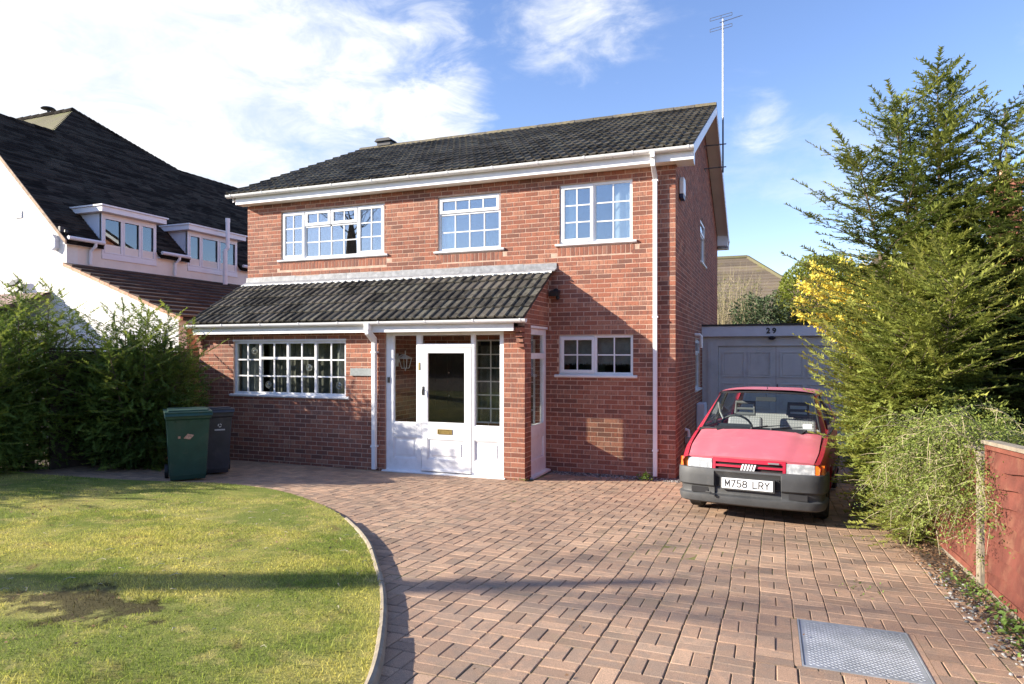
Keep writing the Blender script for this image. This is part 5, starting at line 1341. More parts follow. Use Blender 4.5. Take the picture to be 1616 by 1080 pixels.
for s_ in (-1, 1):
    mb = MB(); cush(mb, s_*.33, 1.78, 1.95, .50, 1.02, .24, .11); mb.box(s_*.33-.24, s_*.33+.24, 1.38, 1.85, .38, .52); fs_ = mb.build('front_seat', 'check', car, bevel=.03)
    mb = MB()
    x = s_*.33; frame = [(x-.12, 1.985, 1.06), (x+.12, 1.985, 1.06), (x+.115, 2.00, 1.215), (x-.115, 2.00, 1.215), (x-.12, 1.985, 1.06)]
    mb.tube(frame, .026, 8, cap=False); mb.tube([(x-.12, 1.985, 1.13), (x+.12, 1.985, 1.13)], .018, 8)
    for dx in (-.05, .05): mb.tube([(x+dx, 1.98, 1.06), (x+dx, 1.97, .98)], .006, 6)
    mb.build('headrest', 'seat', fs_, bevel=0)
mb = MB(); cush(mb, 0, 2.78, 2.95, .50, 1.03, .64, .10); mb.box(-.62, .62, 2.35, 2.85, .40, .52); mb.build('rear_seat', 'check', car, bevel=.03)
mb = MB(); mb.box(-.12, .12, 1.46, 1.475, 1.255, 1.31); mb.tube([(0, 1.46, 1.31), (0, 1.45, 1.35)], .006, 6); mb.build('mirror', 'plastic2', car, bevel=.008)
mb = MB(); p = ws(.80, .09); mb.box(p[0]-.05, p[0]+.045, p[1]+.012, p[1]+.014, p[2]+.0, p[2]+.055); o = mb.build('paper_disc', 'platew', car)
mb = MB(); mb.tube([(-.60, 1.55, 1.22), (-.56, 1.45, 1.10), (-.50, 1.38, 1.0)], .012, 6); mb.build('seat_belt', 'steel', car)
for a in (AX1, AX2):
    for s_ in (-1, 1):
        mb = MB(); x = s_*.67; mb.lathe([(.19, -.075), (.255, -.08), (WR, -.06), (WR, .06), (.255, .08), (.19, .075)], 28, (x, a, WR), axis='x'); wh = mb.build('wheel', 'tyre', car, smooth=True)
        mb = MB(); mb.lathe([(.188, s_*.055), (.17, s_*.045), (.06, s_*.06), (.05, s_*.075)], 20, (x, a, WR), axis='x'); mb.build('rim', 'steel', wh)
# ------------------------------------------------------------------ neighbouring houses
NX, NY = -12.83, -.54
nh = empty('white_house', (NX, NY, 0), 'white rendered house with steep dark tiled roof and two dormers, left of the brick house', 'house')
def shift_children(p):
    l = Vector(p.location)
    for o in p.children: o.location = Vector(o.location)-l
rz_ = lambda x: 4.52+.95*(NX-x)
mb = MB(); mb.prism([(-19.8, NY, -.2), (NX, NY, -.2), (NX, NY, 4.42), (-16.31, NY, 7.68), (-19.8, NY, 4.42)], (0, .25, 0)); mb.build('front_wall', 'whiterender', nh)
mb = MB(); mb.box(NX-.25, NX, NY+.251, 9.5, -.2, 4.44)
mb.build('side_wall', 'render', nh)
mb = MB(); mb.box(-19.8, -19.55, NY+.251, 9.5, -.2, 4.44); mb.box(-19.54, NX-.251, 9.25, 9.5, -.2, 4.44); mb.build('rear_wall', 'whiterender', nh)
CUT = ((.24, 1.75), (2.65, 4.45)); XC = NX-.80
OUT = [(NX+.12, -.62), (NX+.12, .24), (XC, .24), (XC, 1.75), (NX+.12, 1.75), (NX+.12, 2.65), (XC, 2.65), (XC, 4.45), (NX+.12, 4.45), (NX+.12, 9.6), (-16.3, 9.6), (-16.28, 5.56), (-17.55, 3.0), (-16.3, 1.57), (-16.3, -.62)]
mb = MB(); mb.prism([(x, y, rz_(x)-.03) for x, y in OUT], (0, 0, -.08)); 
mb.prism([(-16.3, -.62, rz_(-16.3)-.03), (-16.3, 9.6, rz_(-16.3)-.03), (-20.1, 9.6, 4.2), (-20.1, -.62, 4.2)], (0, 0, -.08))
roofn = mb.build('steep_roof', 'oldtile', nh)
mb = MB(); pk = Vector((-17.55, 3.0, rz_(-17.55)))
mb.prism([tuple(pk), (-16.3, 1.57, rz_(-16.3)), (-16.9, 1.2, 7.4), (-24, 1.2, 7.4), (-24, 3.0, pk.z)], (0, .02, -.05)); mb.prism([tuple(pk), (-16.28, 5.56, rz_(-16.28)), (-24, 5.56, 7.4), (-24, 3.0, pk.z)], (0, -.02, -.05))
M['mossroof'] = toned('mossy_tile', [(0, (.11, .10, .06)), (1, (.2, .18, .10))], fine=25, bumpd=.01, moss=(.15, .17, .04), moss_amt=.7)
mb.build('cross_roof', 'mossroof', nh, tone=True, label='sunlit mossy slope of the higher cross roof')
# tile courses
mb = MB(); rg = random.Random(8); sl_ = math.sqrt(1+.95**2); gx = .10/sl_
x = NX+.14
while x > -17.5:
    y0, y1 = (-.64, 9.6)
    if x < -16.3:
        t = (-16.3-x)/(17.55-16.3); y0, y1 = 1.57+(3.0-1.57)*t, 5.56+(3.0-5.56)*t
    y = y0
    while y < y1:
        yn = min(y+rg.uniform(.3, .9), y1)
        if x-gx > XC:
            hit = [c for c in CUT if c[0]-1e-6 <= y < c[1]-1e-6]
            if hit: y = hit[0][1]; continue
            for c in CUT:
                if y < c[0] < yn: yn = c[0]
        zz = rz_(x)+rg.uniform(-.002, .006); t = rt()
        mb.add([(x, y, zz), (x, yn, zz), (x-gx, yn, zz+gx*.95-.016), (x-gx, y, zz+gx*.95-.016), (x+.001, y, zz-.02), (x+.001, yn, zz-.02)], [(0, 1, 2, 3), (4, 5, 1, 0)], 0, t); y = yn
    x -= gx
tag(mb.build('roof_tiles', 'oldtile', roofn, tone=True), kind='stuff')
mb = MB() # ridge and bonnet tiles
def ridge_run(a, b, n, r=.11):
    a, b = Vector(a), Vector(b)
    for i in range(n):
        p, q = a.lerp(b, i/n), a.lerp(b, (i+1)/n); mb.tube([p+Vector((0, 0, .01)), q+Vector((0, 0, -.02))], [r*.85, r], 7, tone=rt())
ridge_run((-16.3, 5.56, 7.73), (-16.3, 9.6, 7.75), 14, .09); ridge_run(pk, (-16.28, 5.56, 7.73), 24, .075); ridge_run((-16.3, -.62, 7.76), (-16.3, 1.57, 7.76), 8, .09); ridge_run(pk+Vector((0, 0, 0)), (-24, 3.0, pk.z), 18, .09)
tag(mb.build('ridge_tiles', 'oldtile', roofn, tone=True), kind='stuff')
mb = MB(); mb.tube([(-18.6, 3.0, pk.z), (-18.6, 3.0, pk.z+.16)], .04, 8); mb.lathe([(.02, 0), (.20, .03), (.16, .07), (.02, .11)], 14, (-18.6, 3.0, pk.z+.14)); mb.build('roof_cowl', 'black', nh)
mb = MB(); M['verge'] = simple('weathered_verge', (.38, .27, .19), .9, .3, 12, dirt=(.2, .19, .16), dirt_amt=.6, dscale=9)
mb.prism([(NX+.12, -.655, rz_(NX+.12)-.025), (-16.3, -.655, rz_(-16.3)-.025), (-16.3, -.655, rz_(-16.3)-.125), (NX+.12, -.655, rz_(NX+.12)-.125)], (0, .034, 0)); mb.build('verge', 'verge', nh)
# dormers
def dormer(y0, y1, splits, ends):
    d = MB(); zt = 5.14; xb = NX-.75
    for (a_, b_) in ((y0, y0+.03), (y1-.03, y1)): d = MB(); d.box(NX-.9, NX-.02, a_, b_, 4.0, zt); d.build('dormer_cheek', 'fasciagrey', nh)
    f = MB(); f.xf = Matrix.Translation((NX, 0, 0)) @ RX
    f.box(y0, y1, -.025, .0, 4.10, 4.185); f.box(y0, y1, -.012, .06, 4.186, 4.235); f.box(y0, y1, -.012, .06, 5.05, zt)
    bnds = [y0]+splits+[y1]
    for i, b in enumerate(bnds):
        a_, b_ = (b, b+.055) if i == 0 else ((b-.055, b) if i == len(bnds)-1 else (b-.022, b+.022))
        f.box(a_, b_, -.013, .061, 4.236, 5.049)
    f.xf = None; ff = f.build('dormer_window', 'upvcpink', nh)
    for i in range(len(bnds)-1):
        p = MB(); p.xf = Matrix.Translation((NX, 0, 0)) @ RX; p.box(bnds[i]+.03, bnds[i+1]-.03, .02, .026, 4.236, 5.049); p.xf = None; p.build('pane', 'glassn', ff)
        if True:
            p = MB(); p.xf = Matrix.Translation((NX, 0, 0)) @ RX; frame_rect(p, bnds[i]+(.055 if i == 0 else .023), bnds[i+1]-(.055 if i == len(bnds)-2 else .023), 4.237, 5.048, .028, -.02, .0); p.xf = None; p.build('casement', 'upvcpink', ff)
    p = MB(); p.xf = Matrix.Translation((NX, 0, 0)) @ RX; p.box(y0+.01, y1-.01, .3, .32, 4.1, 5.1); p.xf = None; p.build('room_shade_sheet', 'dark', nh)  # near-black sheet behind the panes paints the shade of the room inside
    r = MB(); a, b = y0-ends, y1+ends
    r.prism([(NX+.20, a, 5.145), (NX+.20, b, 5.145), (NX+.20, b, 5.265), (NX+.20, a, 5.265)], (-1.15, 0, 0)); r.build('dormer_roof', 'upvcpink', nh)
    r = MB(); r.prism([(NX+.24, a-.03, 5.267), (NX+.24, b+.03, 5.267), (NX+.24, b+.03, 5.30), (NX+.24, a-.03, 5.30)], (-1.25, 0, 0)); r.build('dormer_edge', 'upvcpink', nh)
M['upvcpink'] = simple('pale_upvc', (.74, .72, .76), .4, .03, 4)
dormer(.27, 1.72, [.80, 1.28], .14); dormer(2.68, 4.42, [3.12, 3.74], .14)
for (a, b) in ((-.62, .24), (1.76, 2.64), (4.5, 9.4)):
    mb = MB(); mb.box(NX+.001, NX+.10, a, b, 4.30, 4.33); mb.box(NX+.08, NX+.10, a, b, 4.331, 4.40); mb.build('fascia', 'upvcpink', nh)
    mb = MB(); mb.tube([(NX+.15, a+.01, 4.43), (NX+.15, b-.01, 4.43)], .045, 8); mb.build('gutter', 'upvcpink', nh)
for y in (.02, 2.30):
    mb = MB(); mb.tube([(NX+.15, y, 4.42), (NX+.14, y, 4.33), (NX+.07, y-.06, 4.22), (NX+.06, y-.06, 3.92)], .036, 8); mb.build('downpipe', 'upvcpink', nh)
mb = MB(); mb.tube([(NX+.42, 3.55, 3.8), (NX+.42, 3.55, 4.72)], .06, 10); mb.tube([(NX+.42, 3.55, 4.72), (NX+.46, 3.60, 4.80), (NX+.46, 3.60, 5.58)], .055, 10); mb.tube([(NX+.46, 3.60, 5.50), (NX+.46, 3.60, 5.60)], .062, 10); mb.build('soil_pipe', 'upvcpink', nh)
# lean-to garage with brown tiles
GXr = -9.6; lt_z = lambda x: 3.93-(x-NX)*(3.93-2.74)/(GXr-NX)
mb = MB(); mb.prism([(NX, NY, -.2), (GXr-.02, NY, -.2), (GXr-.02, NY, lt_z(GXr)-.12), (NX, NY, lt_z(NX)-.12)], (0, .2, 0)); mb.build('garage_front', 'whiterender', nh)
mb = MB(); mb.box(GXr-.22, GXr-.02, NY+.201, 6.0, -.2, 2.58)
M['orangebrick'] = simple('orange_brick', (.42, .22, .14), .9, .25, 9, bumpd=.004); mb.build('garage_side', 'orangebrick', nh)
mb = MB(); mb.prism([(NX, NY-.06, lt_z(NX)-.11), (GXr+.10, NY-.06, lt_z(GXr+.1)-.11), (GXr+.10, NY-.06, lt_z(GXr+.1)-.05), (NX, NY-.06, lt_z(NX)-.05)], (0, 6.6, 0)); gr_ = mb.build('garage_roof', 'felt', nh)
n = 12; w_ = (GXr+.12-NX)/n
for i in range(n):
    x0, x1 = GXr+.12-(i+1)*w_, GXr+.12-i*w_; mb = MB()
    y = NY-.08
    while y < 6.0:
        yn = y+.298; z0_, z1_ = lt_z(x1)+.015, lt_z(x0)-.03; t = rt(); 
        mb.add([(x1, y, z0_), (x1, yn, z0_), (x0, yn, z1_), (x0, y, z1_), (x1, y, z0_-.04), (x1, yn, z0_-.04), (x0, y, z1_-.04)], [(0, 1, 2, 3), (4, 5, 1, 0), (4, 0, 3, 6)], 0, t); y += .30
    mb.build('tile_course', 'ntile', gr_, tone=True)
mb = MB() # cut terracotta verge under the tiles
for i in range(n):
    x0, x1 = GXr+.12-(i+1)*w_, GXr+.12-i*w_; mb.prism([(x0, NY-.085, lt_z(x0)-.045), (x1-.01, NY-.085, lt_z(x1)-.03), (x1-.01, NY-.085, lt_z(x1)-.10), (x0, NY-.085, lt_z(x0)-.115)], (0, .07, 0))

M['terra'] = simple('terracotta', (.58, .32, .21), .85, .25, 12); mb.build('cut_verge', 'terra', gr_)
mb = MB(); mb.box(NX-.0+.2, GXr-.35, NY-.03, NY-.001, 2.24, 2.40); mb.build('garage_lintel', 'upvcpink', nh); mb = MB(); mb.box(NX+.3, GXr-.45, NY-.02, NY-.001, .1, 2.235); mb.build('garage_door', 'upvcpink', nh)
# front porch roof on the left
mb = MB(); y0, y1, z0_, z1_ = -1.75, NY-.001, 2.84, 3.30
mb.prism([(-20, y0, z0_-.06), (-13.3, y0, z0_-.06), (-13.3, y1, z1_-.06), (-20, y1, z1_-.06)], (0, 0, .04)); pr_ = mb.build('porch_roof', 'ntile', nh, tone=True)
M['pinktile'] = simple('pinkish_brown_tile', (.30, .20, .18), .85, .25, 9)
for i in range(6):
    mb = MB(); a, b = i/6, (i+1)/6; ya, yb, za, zb = y0+(y1-y0)*a, y0+(y1-y0)*b, z0_+(z1_-z0_)*a, z0_+(z1_-z0_)*b
    mb.add([(-20, ya, za+.02), (-13.28, ya, za+.02), (-13.28, yb, zb-.012), (-20, yb, zb-.012), (-20, ya, za-.02), (-13.28, ya, za-.02)], [(0, 1, 2, 3), (4, 5, 1, 0)], 0, rt()); mb.build('tile_course', 'pinktile', pr_)
mb = MB(); mb.tube([(-20, y0-.05, 2.80), (-13.25, y0-.05, 2.80)], .05, 8); mb.box(-20, -13.3, y0, y0+.02, 2.60, 2.78); mb.build('porch_gutter', 'upvcpink', nh)
mb = MB(); mb.box(-20, -13.4, y0+.05, NY-.001, -.2, 2.60); mb.build('porch_front', 'render', nh)
mb = MB(); mb.box(-14.48, -14.26, NY-.02, NY-.001, 4.98, 5.13)
for k in range(4): mb.box(-14.46, -14.28, NY-.026, NY-.0201, 5.0+k*.033, 5.015+k*.033)
mb.build('air_vent', 'upvcpink', nh)
shift_children(nh)
ab = empty('alarm_box', (-13.16, NY-.005, 4.36), 'curved grey and white alarm box on the sunlit white gable wall', 'alarm box')
mb = MB(); mb.prism([(-.10, -.10, .10), (.02, -.10, .17), (.11, -.09, .05), (.10, -.08, -.12), (0, -.10, -.19), (-.07, -.09, -.14), (.0, -.10, .0)], (0, .095, 0)); mb.build('cover', 'fasciagrey', ab, bevel=.01)
f2 = empty('floodlight', (-14.30, NY-.005, 3.42), 'dark floodlight with sensor on the white house wall above the hedge', 'floodlight')
mb = MB(); mb.prism([(-.16, -.22, .02), (.12, -.22, .04), (.16, -.12, .18), (-.12, -.12, .16)], (.01, .05, -.03)); mb.tube([(0, -.14, .05), (.02, -.04, -.02), (.02, -.0, -.05)], .025, 8); mb.build('lamp_head', 'black', f2)
mb = MB(); mb.lathe([(.05, .05), (.055, -.03), (.02, -.06)], 12, (-.03, -.08, -.15)); mb.tube([(.0, -.03, -.05), (-.03, -.08, -.12)], .02, 8); mb.build('sensor', 'black', f2)
sc_ = empty('security_camera', (-12.90, NY-.003, 4.60), 'pair of small black cameras under the white gable corner', 'camera')
mb = MB(); mb.box(-.06, .02, -.10, -.01, -.06, .08); mb.build('camera_body', 'black', sc_, bevel=.01); mb = MB(); mb.lathe([(.035, 0), (.04, -.05), (.01, -.08)], 10, (.13, -.05, .0)); mb.tube([(.02, -.04, -.05), (.08, -.04, -.12), (.13, -.05, -.04)], .008, 6); mb.build('second_camera', 'black', sc_)

# houses behind
def hip_house(name, label, x0, x1, y0, y1, ze, zr, hip, m, cm='bgtile', courses=22, group=None):
    h = empty(name, ((x0+x1)/2, y0, 0), label, 'house')
    mb = MB(); mb.box(x0, x1, y0, y1, -.3, ze); mb.build('wall', 'brick', h)
    ym = (y0+y1)/2; o = .35
    E = [(x0-o, y0-o, ze), (x1+o, y0-o, ze), (x1+o, y1+o, ze), (x0-o, y1+o, ze)]; Rg = [(x0+hip, ym, zr), (x1-hip, ym, zr)]
    mb = MB(); mb.add(E+Rg, [(0, 1, 5, 4), (1, 2, 5), (2, 3, 4, 5), (3, 0, 4), (3, 2, 1, 0)]); rf_ = mb.build('roof', m, h, tone=True)
    mb = MB()
    for k in range(courses):
        a, b = k/courses, (k+1)/courses
        for (P, Q) in ((0, 1), (1, 2)):
            L0, L1 = Vector(E[P]), Vector(E[Q]); T0, T1 = Vector(Rg[0 if P == 0 else 1]), Vector(Rg[1])
            pa, pb, qa, qb = L0.lerp(T0, a), L1.lerp(T1, a), L0.lerp(T0, b), L1.lerp(T1, b); up = Vector((0, 0, .05)); dn = Vector((0, 0, .005))
            mb.add([pa+up, pb+up, qb+dn, qa+dn, pa-dn, pb-dn], [(0, 1, 2, 3), (4, 5, 1, 0)], 0, rt())
    tag(mb.build('tile_courses', cm, rf_, tone=True), kind='stuff'); mb = MB()
    mb.tube([Rg[0], Rg[1]], .13, 7); mb.tube([Rg[1], E[1]], .11, 7); mb.tube([Rg[1], E[2]], .11, 7); tag(mb.build('ridge_tiles', 'mossroof', rf_, tone=True), kind='stuff')
    shift_children(h); return h
hip_house('brick_house', 'distant house showing only its brown tiled hipped roof beyond the garage', -9, 4.35, 20.2, 28.2, 3.1, 6.62, 4.05, 'bgtile')
hip_house('brick_house', 'far house whose dark roof just shows above the clipped golden bush', 4.6, 16, 26, 34, 4.0, 7.1, 2.0, 'bgtile')
rh = empty('brick_house', (8.5, 9, 0), 'brick house with tall chimney glimpsed through the conifer on the right', 'house')
M['brickfar'] = simple('far_red_brick', (.40, .15, .095), .9, .22, 5, bumpd=.005, bscale=30)
mb = MB(); mb.prism([(7.3, 9, -.2), (14, 9, -.2), (14, 9, 4.3), (10.6, 9, 7.6), (7.3, 9, 4.5)], (0, 7, 0)); mb.build('wall', 'brickfar', rh)
mb = MB(); mb.box(6.62, 7.15, 9.3, 10.0, -.2, 6.1); mb.box(6.58, 7.19, 9.26, 10.04, 6.101, 6.25); mb.box(6.50, 7.25, 9.2, 10.1, -.2, 3.6); ch = mb.build('chimney', 'brickfar', rh)
mb = MB(); mb.lathe([(.13, 0), (.11, .3), (.13, .32)], 12, (6.88, 9.65, 6.25)); mb.build('chimney_pot', 'terra', ch)
mb = MB(); mb.prism([(6.95, 8.7, 4.25), (10.6, 8.7, 7.85), (10.6, 8.7, 7.7), (6.95, 8.7, 4.1)], (0, 7.6, 0)); mb.prism([(14.3, 8.7, 4.25), (10.6, 8.7, 7.85), (10.6, 8.7, 7.7), (14.3, 8.7, 4.1)], (0, 7.6, 0)); mb.build('roof', 'bgtile', rh, tone=True)
mb = MB(); mb.prism([(6.93, 8.64, 4.20), (10.6, 8.64, 7.82), (10.6, 8.64, 7.62), (6.93, 8.64, 4.0)], (0, .05, 0)); mb.build('barge_board', 'brickfar', rh)
shift_children(rh)
a2 = empty('tv_aerial', (6.9, 9.6, 6.2), 'small aerial on the far right chimney seen over the conifer', 'aerial')
mb = MB(); mb.tube([(0, 0, 0), (0, 0, 1.75)], .022, 6); mb.build('pole', 'antdark', a2)
mb = MB(); mb.tube([(-.15, 0, 1.72), (1.0, .1, 2.05)], .014, 5)
for k in range(9): x = -.1+k*.125; mb.tube([(x, -.14, 1.735+x*.287), (x, .2, 1.735+x*.287)], .007, 4)
mb.tube([(-.2, 0, 1.6), (-.2, 0, 1.9)], .01, 4); mb.tube([(-.25, -.2, 1.62), (-.25, .25, 1.62)], .01, 4); mb.tube([(-.25, -.2, 1.85), (-.25, .25, 1.85)], .01, 4); mb.build('elements', 'antdark', a2)
# ------------------------------------------------------------------ plants
def frames(dirs, ups):
    """rotation matrices whose x axis is dir and z axis roughly up"""
    x = dirs/np.linalg.norm(dirs, axis=1, keepdims=True); y = np.cross(ups, x); l = np.linalg.norm(y, axis=1, keepdims=True); y = np.where(l < 1e-3, np.array([[0, 1., 0]]), y/np.maximum(l, 1e-6)); z = np.cross(x, y)
    return np.stack([x, y, z], 2)
def needle_tmpl(n=11, nl=.22, w=.05, seed=0, drop=.1):
    """flat spray: a stem along x with needles to both sides, unit length"""
    r = np.random.default_rng(seed); V = []; F = []
    for i in range(n):
        t = (i+.6)/n; L = nl*(1-.45*t)*r.uniform(.75, 1.25)
        for s in (-1, 1):
            a_ = r.uniform(-.35, 1.0)
            b = np.array([t+r.uniform(-.03, .03), 0, 0]); tip = b+np.array([L*r.uniform(.5, 1.0), s*L*math.cos(a_), math.sin(a_)*L*.9]); k = len(V)
            V += [b-[w*.5, 0, 0], b+[w*.5, 0, 0], tip]; F.append([k, k+1, k+2])
    k = len(V); V += [[-.02, -.012, 0], [-.02, .012, 0], [1.06, 0, -.02]]; F.append([k, k+1, k+2])
    return np.array(V, float), np.array(F)
def leaf_tmpl(w=.5, fold=.12):
    V = np.array([[0, 0, 0], [.45, w/2, fold], [1, 0, 0], [.45, -w/2, fold]], float); return V, np.array([[0, 1, 2], [0, 2, 3]])
def scatter(name, tmpls, P, Dr, Up, size, m, parent, seed=0, kind=None, tone=None):
    r = np.random.default_rng(seed); V = []; F = []; T = []; off = 0; which = r.integers(0, len(tmpls), len(P))
    for k, (tv, tf) in enumerate(tmpls):
        idx = np.where(which == k)[0]
        if not len(idx): continue
        R_ = frames(Dr[idx], Up[idx]); v = np.einsum('nij,vj->nvi', R_, tv)*size[idx][:, None, None]+P[idx][:, None, :]
        nv = len(tv); f = (tf[None]+(np.arange(len(idx))*nv)[:, None, None]).reshape(-1, 3)+off
        V.append(v.reshape(-1, 3)); F.append(f); off += nv*len(idx)
        tn = (r.random(len(idx)) if tone is None else np.clip(tone[idx]+r.uniform(-.18, .18, len(idx)), 0, 1)); T.append(np.repeat(np.stack([tn, r.random(len(idx)), tn], 1), len(tf)*3, 0))
    me = np_mesh(name, np.concatenate(V), np.concatenate(F), np.concatenate(T)); o = new_obj(name, me, m, parent)
    if kind: o['kind'] = kind
    return o
SPR = [needle_tmpl(8, .25, .15, s) for s in range(8)]
LEAF = [leaf_tmpl(.5, .1), leaf_tmpl(.6, .16), leaf_tmpl(.42, .05)]
def conifer(thing, stems, nb, zlo, zhi, rad, m, seed, twig_len=(.12, .26), step=.055, rise=(.0, .5), droop=.25, trunk_r=.07, accent=0, dens=1., leaderlen=.35, asym=None):
    """stems: list of (x,y,base z,top x,top y,top z); rad(z, azimuth)->branch reach"""
    r = np.random.default_rng(seed); wood = MB(); P = []; Dd = []; S = []; T = []; O = Vector(thing.location)
    for (sx, sy, sz, tx, ty, tz, wgt) in stems:
        n = 8; pts = [(sx+(tx-sx)*t+.04*math.sin(t*9+sx)*(1-t), sy+(ty-sy)*t+.04*math.cos(t*8)*(1-t), sz+(tz-sz)*t) for t in [i/n for i in range(n+1)]]
        wood.tube([Vector(p)-O for p in pts], [trunk_r*(1-.93*i/n) for i in range(n+1)], 6)
        kk = int(nb*wgt)
        for b in range(kk):
            t = ((b+r.random())/kk)**.85; z = zlo+(tz-.02-zlo)*t; q = (z-sz)/(tz-sz)
            if q < 0: continue
            bx, by = sx+(tx-sx)*q, sy+(ty-sy)*q; az = b*2.399963+r.uniform(-.5, .5); 
            L = rad((z-zlo)/(zhi-zlo), az)*r.uniform(.68, 1.12)
            if asym: L *= asym(az, z)
            if L < .05: continue
            el = rise[0]+(rise[1]-rise[0])*t+r.uniform(-.12, .12); N_ = max(4, int(L/step)); p = np.array([bx, by, z]); 
            a2 = az; pts = [p.copy()]; dirs = []
            for i in range(N_):
                u = i/N_; e2 = el-droop*u*(1.3-u)+.18*max(0, u-.7); a2 += r.uniform(-.05, .05); d = np.array([math.cos(a2)*math.cos(e2), math.sin(a2)*math.cos(e2), math.sin(e2)]); p = p+d*L/N_; pts.append(p.copy()); dirs.append(d)
            wood.tube([Vector(q_)-O for q_ in pts[::max(1, N_//5)]+[pts[-1]]], [max(.0025, .010*L*(1-i/6.)) for i in range(len(pts[::max(1, N_//5)])+1)], 4, cap=False)
            base_t = r.uniform(0, 1)
            for i in range(int(N_*.12), N_):
                u = i/N_; d = dirs[i]; side = np.cross(d, [0, 0, 1.]); side /= np.linalg.norm(side)+1e-6
                for s_ in (-1, 1):
                    if r.random() > dens*(.45+.55*u): continue
                    ln = r.uniform(*twig_len)*(1.15-.65*u)*(.6+.4*min(1, L)); fwd = r.uniform(.5, 1.1)
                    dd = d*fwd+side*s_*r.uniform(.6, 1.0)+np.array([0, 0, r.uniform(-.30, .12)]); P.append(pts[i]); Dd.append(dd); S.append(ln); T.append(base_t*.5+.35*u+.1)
                    if ln > .13 and r.random() < .75: # second order twigs
                        dn = dd/np.linalg.norm(dd)
                        for q_ in (.35, .6, .85):
                            P.append(pts[i]+dn*ln*q_); sd2 = np.cross(dn, [0, 0, 1.]); Dd.append(dn*.9+sd2*r.choice([-1, 1])*.8+np.array([0, 0, r.uniform(-.3, .1)])); S.append(ln*r.uniform(.35, .6)); T.append(base_t*.5+.4*u+.1)
            P.append(pts[-1]); Dd.append(dirs[-1]); S.append(twig_len[1]*.8); T.append(.9)
        # leader
        for i in range(14): P.append(np.array([tx, ty, tz-leaderlen*(1-i/14)])); a_ = i*2.4; Dd.append(np.array([math.cos(a_)*.8, math.sin(a_)*.8, .9])); S.append(.05+.06*(1-i/14)); T.append(.8)
        P.append(np.array([tx, ty, tz-.06])); Dd.append(np.array([0, .02, 1.])); S.append(.12); T.append(.8)
    P = np.array(P)-np.array(O); Dd = np.array(Dd); Up = np.tile([0, 0, 1.], (len(P), 1))+r.uniform(-.35, .35, (len(P), 3)); 
    wood.build('trunk', 'bark', thing)
    c = scatter('crown', SPR, P, Dd, Up, np.array(S), m, thing, seed, tone=np.array(T)); return len(P)
tot = 0
def inner(thing, blobs, n, m, seed):
    r = np.random.default_rng(seed); P = []; D_ = []
    for (c, s) in blobs:
        k = n//len(blobs); d = r.normal(size=(k, 3)); d /= np.linalg.norm(d, axis=1, keepdims=True); P.append(np.array(c)+d*(r.random((k, 1))**.5)*np.array(s)); D_.append(d+r.normal(size=(k, 3))*.6)
    P = np.concatenate(P)-np.array(thing.location); D_ = np.concatenate(D_)
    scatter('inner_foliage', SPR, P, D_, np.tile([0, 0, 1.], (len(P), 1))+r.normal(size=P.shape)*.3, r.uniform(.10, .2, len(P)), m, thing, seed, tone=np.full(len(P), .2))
# tall dark conifer on the right
c1 = empty('conifer_tree', (3.30, -1.9, gz(-1.9)), 'tall dark green conifer with upswept leaders standing behind the paler bush on the right', 'tree')
def rad1(t, az):
    return max(.08, 1.62*max(0, 1-t)**.75*(.55+.45*min(1, t*5)))
def asy1(az, z):
    a = 1.0
    if math.cos(az) < -.2 and z < 2.0: a = .60
    if math.cos(az) > .2: a = 1.15
    return a
z0_ = gz(-1.9)
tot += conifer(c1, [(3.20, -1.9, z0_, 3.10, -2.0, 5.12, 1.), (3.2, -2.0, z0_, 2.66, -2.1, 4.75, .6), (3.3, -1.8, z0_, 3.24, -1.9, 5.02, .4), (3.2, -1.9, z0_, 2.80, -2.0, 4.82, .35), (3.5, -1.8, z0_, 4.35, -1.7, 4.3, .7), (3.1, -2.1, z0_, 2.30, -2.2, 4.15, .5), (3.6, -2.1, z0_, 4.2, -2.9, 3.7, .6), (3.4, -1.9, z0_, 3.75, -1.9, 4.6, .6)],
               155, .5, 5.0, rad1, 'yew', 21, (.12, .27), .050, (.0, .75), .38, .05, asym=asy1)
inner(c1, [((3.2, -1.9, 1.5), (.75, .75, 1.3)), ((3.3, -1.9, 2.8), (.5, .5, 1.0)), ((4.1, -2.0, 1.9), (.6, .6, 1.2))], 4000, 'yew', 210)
# the long low branch reaching left at the top
# paler conifer in front of it
c2 = empty('conifer_bush', (2.66, -2.55, gz(-2.55)), 'dense yellowish green conifer bush overhanging the car on the right', 'bush')
def rad2(t, az): return float(np.interp(t, [0, .12, .3, .5, .68, .8, .92, 1], [.26, .36, .46, .56, .62, .58, .38, .12]))
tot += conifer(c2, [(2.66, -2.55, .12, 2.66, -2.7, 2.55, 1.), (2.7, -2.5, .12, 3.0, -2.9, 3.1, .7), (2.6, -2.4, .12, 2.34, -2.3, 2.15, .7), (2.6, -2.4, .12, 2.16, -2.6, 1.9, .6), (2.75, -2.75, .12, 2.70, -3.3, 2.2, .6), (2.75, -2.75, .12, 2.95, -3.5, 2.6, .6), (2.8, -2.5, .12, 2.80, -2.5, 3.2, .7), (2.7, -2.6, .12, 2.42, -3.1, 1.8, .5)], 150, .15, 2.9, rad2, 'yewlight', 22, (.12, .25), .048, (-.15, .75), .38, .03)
inner(c2, [((2.62, -2.5, 1.3), (.5, .5, .9)), ((2.75, -2.8, 1.6), (.5, .6, .7))], 4000, 'yewlight', 220)
